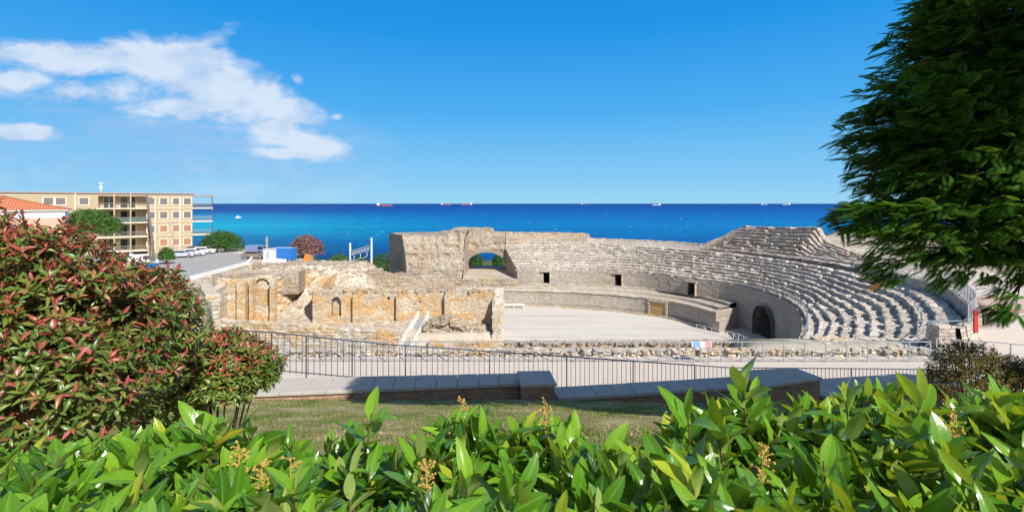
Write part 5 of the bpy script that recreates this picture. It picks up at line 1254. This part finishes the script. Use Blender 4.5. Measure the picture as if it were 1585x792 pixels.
# --- lawn
def lawn():
    n = 130000; Y = 4 + 9.35 * rng.random(n) ** .8; px = rng.uniform(120, 1700, n); Xs = (px - CX) * Y / FPX
    drop = 1.7 + .326 * np.clip(Y - 2, 0, 12.3) + .02 * np.clip(Xs, 0, 8) * np.clip((Y - 6) / 8, 0, 1); Z = H - drop - .01
    patch = np.array([noise.fractal(Vector((a * .9, b * .9, 1)), .9, 2, 4) for a, b in zip(Xs, Y)])
    k = rng.random(n) < np.clip(.75 + patch, .25, 1); Xs, Y, Z, patch = Xs[k], Y[k], Z[k], patch[k]; n = len(Xs)
    h = rng.uniform(.02, .055, n); a = rng.uniform(0, 6.28, n); lean = rng.uniform(0, .9, n); w = .009
    d = np.stack([np.cos(a) * lean, np.sin(a) * lean, np.ones(n)], 1) * h[:, None]; s = np.stack([-np.sin(a), np.cos(a), np.zeros(n)], 1) * w
    b = np.stack([Xs, Y, Z], 1); V = np.stack([b - s, b + s, b + d], 1).reshape(-1, 3); F = np.arange(3 * n).reshape(-1, 3)
    o = mesh('grass', V, F, M_GRASS); o['kind'] = 'stuff'; o['label'] = 'short patchy lawn between the hedge and the brick wall'; o['category'] = 'grass'
    attr(o, 'tint', np.repeat(np.clip(.40 - patch * .6 + rng.normal(0, .24, n), 0, 1), 3)); attr(o, 'rib', np.zeros(3 * n))
lawn()

def litter():
    n = 420; Y = rng.uniform(6, 13, n); px = rng.uniform(250, 1500, n); Xs = (px - CX) * Y / FPX
    drop = 1.7 + .326 * np.clip(Y - 2, 0, 12.3) + .02 * np.clip(Xs, 0, 8) * np.clip((Y - 6) / 8, 0, 1)
    pos = np.stack([Xs, Y, H - drop + .035], 1); d = rng.normal(0, 1, (n, 3)) * [1, 1, .25]
    o = leaves('fallen_leaves', pos, d, np.tile([0, 0, 1.], (n, 1)) + rng.normal(0, .3, (n, 3)), rng.uniform(.04, .08, n), rng.uniform(.55, 1, n), leaf_template(2, .3, .3, .45), M_RUSSET, None)
    o['kind'] = 'stuff'; o['label'] = 'dry brown leaves fallen on the lawn'; o['category'] = 'leaves'
litter()

# ------------------------------------------------------------------ ships
M_HULL = plain('red_hull_paint', (.50, .06, .05), .6, .1, .05); M_DH = plain('dark_hull_paint', (.10, .05, .07), .6, .1, .05)
def ship(px, D, length, hull, label, flip=1, tall=1.0):
    o = empty('cargo_ship', (X(px, D), D, -8), label, 'ship', 'ships on the horizon'); L_ = length / 2; hh = length * .055; w = length * .07
    mb = MB(); mb.add([(-L_, -w * .7, 0), (L_ * .9, -w, 0), (L_, 0, 0), (L_ * .9, w, 0), (-L_, w * .7, 0), (-L_, -w, hh * 1.1), (L_ * .85, -w, hh), (L_ * 1.08, 0, hh * 1.5), (L_ * .85, w, hh), (-L_, w, hh * 1.1)], [(0, 1, 6, 5), (1, 2, 7, 6), (2, 3, 8, 7), (3, 4, 9, 8), (4, 0, 5, 9), (5, 6, 7, 8, 9)]); mb.build('hull', hull, o)
    mb = MB(); mb.box(-L_ * .92, -L_ * .62, -w * .8, w * .8, hh, hh + length * .10 * tall); mb.box(-L_ * .85, -L_ * .72, -w * .4, w * .4, hh + length * .10 * tall, hh + length * .14 * tall); mb.build('superstructure', M_WHITE, o)
    mb = MB()
    for q in (-.2, .2, .6): mb.box(L_ * q - length * .008, L_ * q + length * .008, -1, 1, hh, hh + length * .07 * tall)
    mb.build('mast', M_WHITE, o)
    if flip < 0: o.rotation_euler = (0, 0, math.pi)
ship(595, 5200, 170, M_HULL, 'red hulled cargo ship, nearest and leftmost of the ships on the sea', 1)
ship(690, 9000, 190, M_HULL, 'small red ship just left of the slightly larger red one')
ship(722, 8200, 205, M_HULL, 'red cargo ship on the horizon right above the arched gate', -1)
ship(905, 11000, 150, M_DH, 'tiny dark ship on the horizon over the middle seating rows')
ship(1016, 7200, 125, M_WHITE, 'small pale ship on the horizon right of the middle', -1, 1.3)
ship(1183, 11500, 140, M_WHITE, 'tiny white ship left of another one near the tree')
ship(1217, 10500, 170, M_WHITE, 'white ship on the horizon closest to the feathery tree', -1)
bt = empty('motor_boat', (X(368, 900), 900, -8), 'small white boat on the turquoise water right of the apartment block', 'boat'); mb = MB(); mb.add([(-4, -1.6, 0), (4, -1.6, 0), (6, 0, 0), (4, 1.6, 0), (-4, 1.6, 0), (-4, -1.8, 1.4), (4, -1.8, 1.5), (7, 0, 2), (4, 1.8, 1.5), (-4, 1.8, 1.4)], [(0, 1, 6, 5), (1, 2, 7, 6), (2, 3, 8, 7), (3, 4, 9, 8), (4, 0, 5, 9), (5, 6, 7, 8, 9)]); mb.build('hull', M_WHITE, bt)
mb = MB(); mb.box(-1.5, 2.2, -1.1, 1.1, 1.4, 3.4); mb.build('cabin', M_WHITE, bt); mb = MB(); mb.tube([(0, 0, 3.4), (0, 0, 6)], .15); mb.build('mast', M_WHITE, bt)
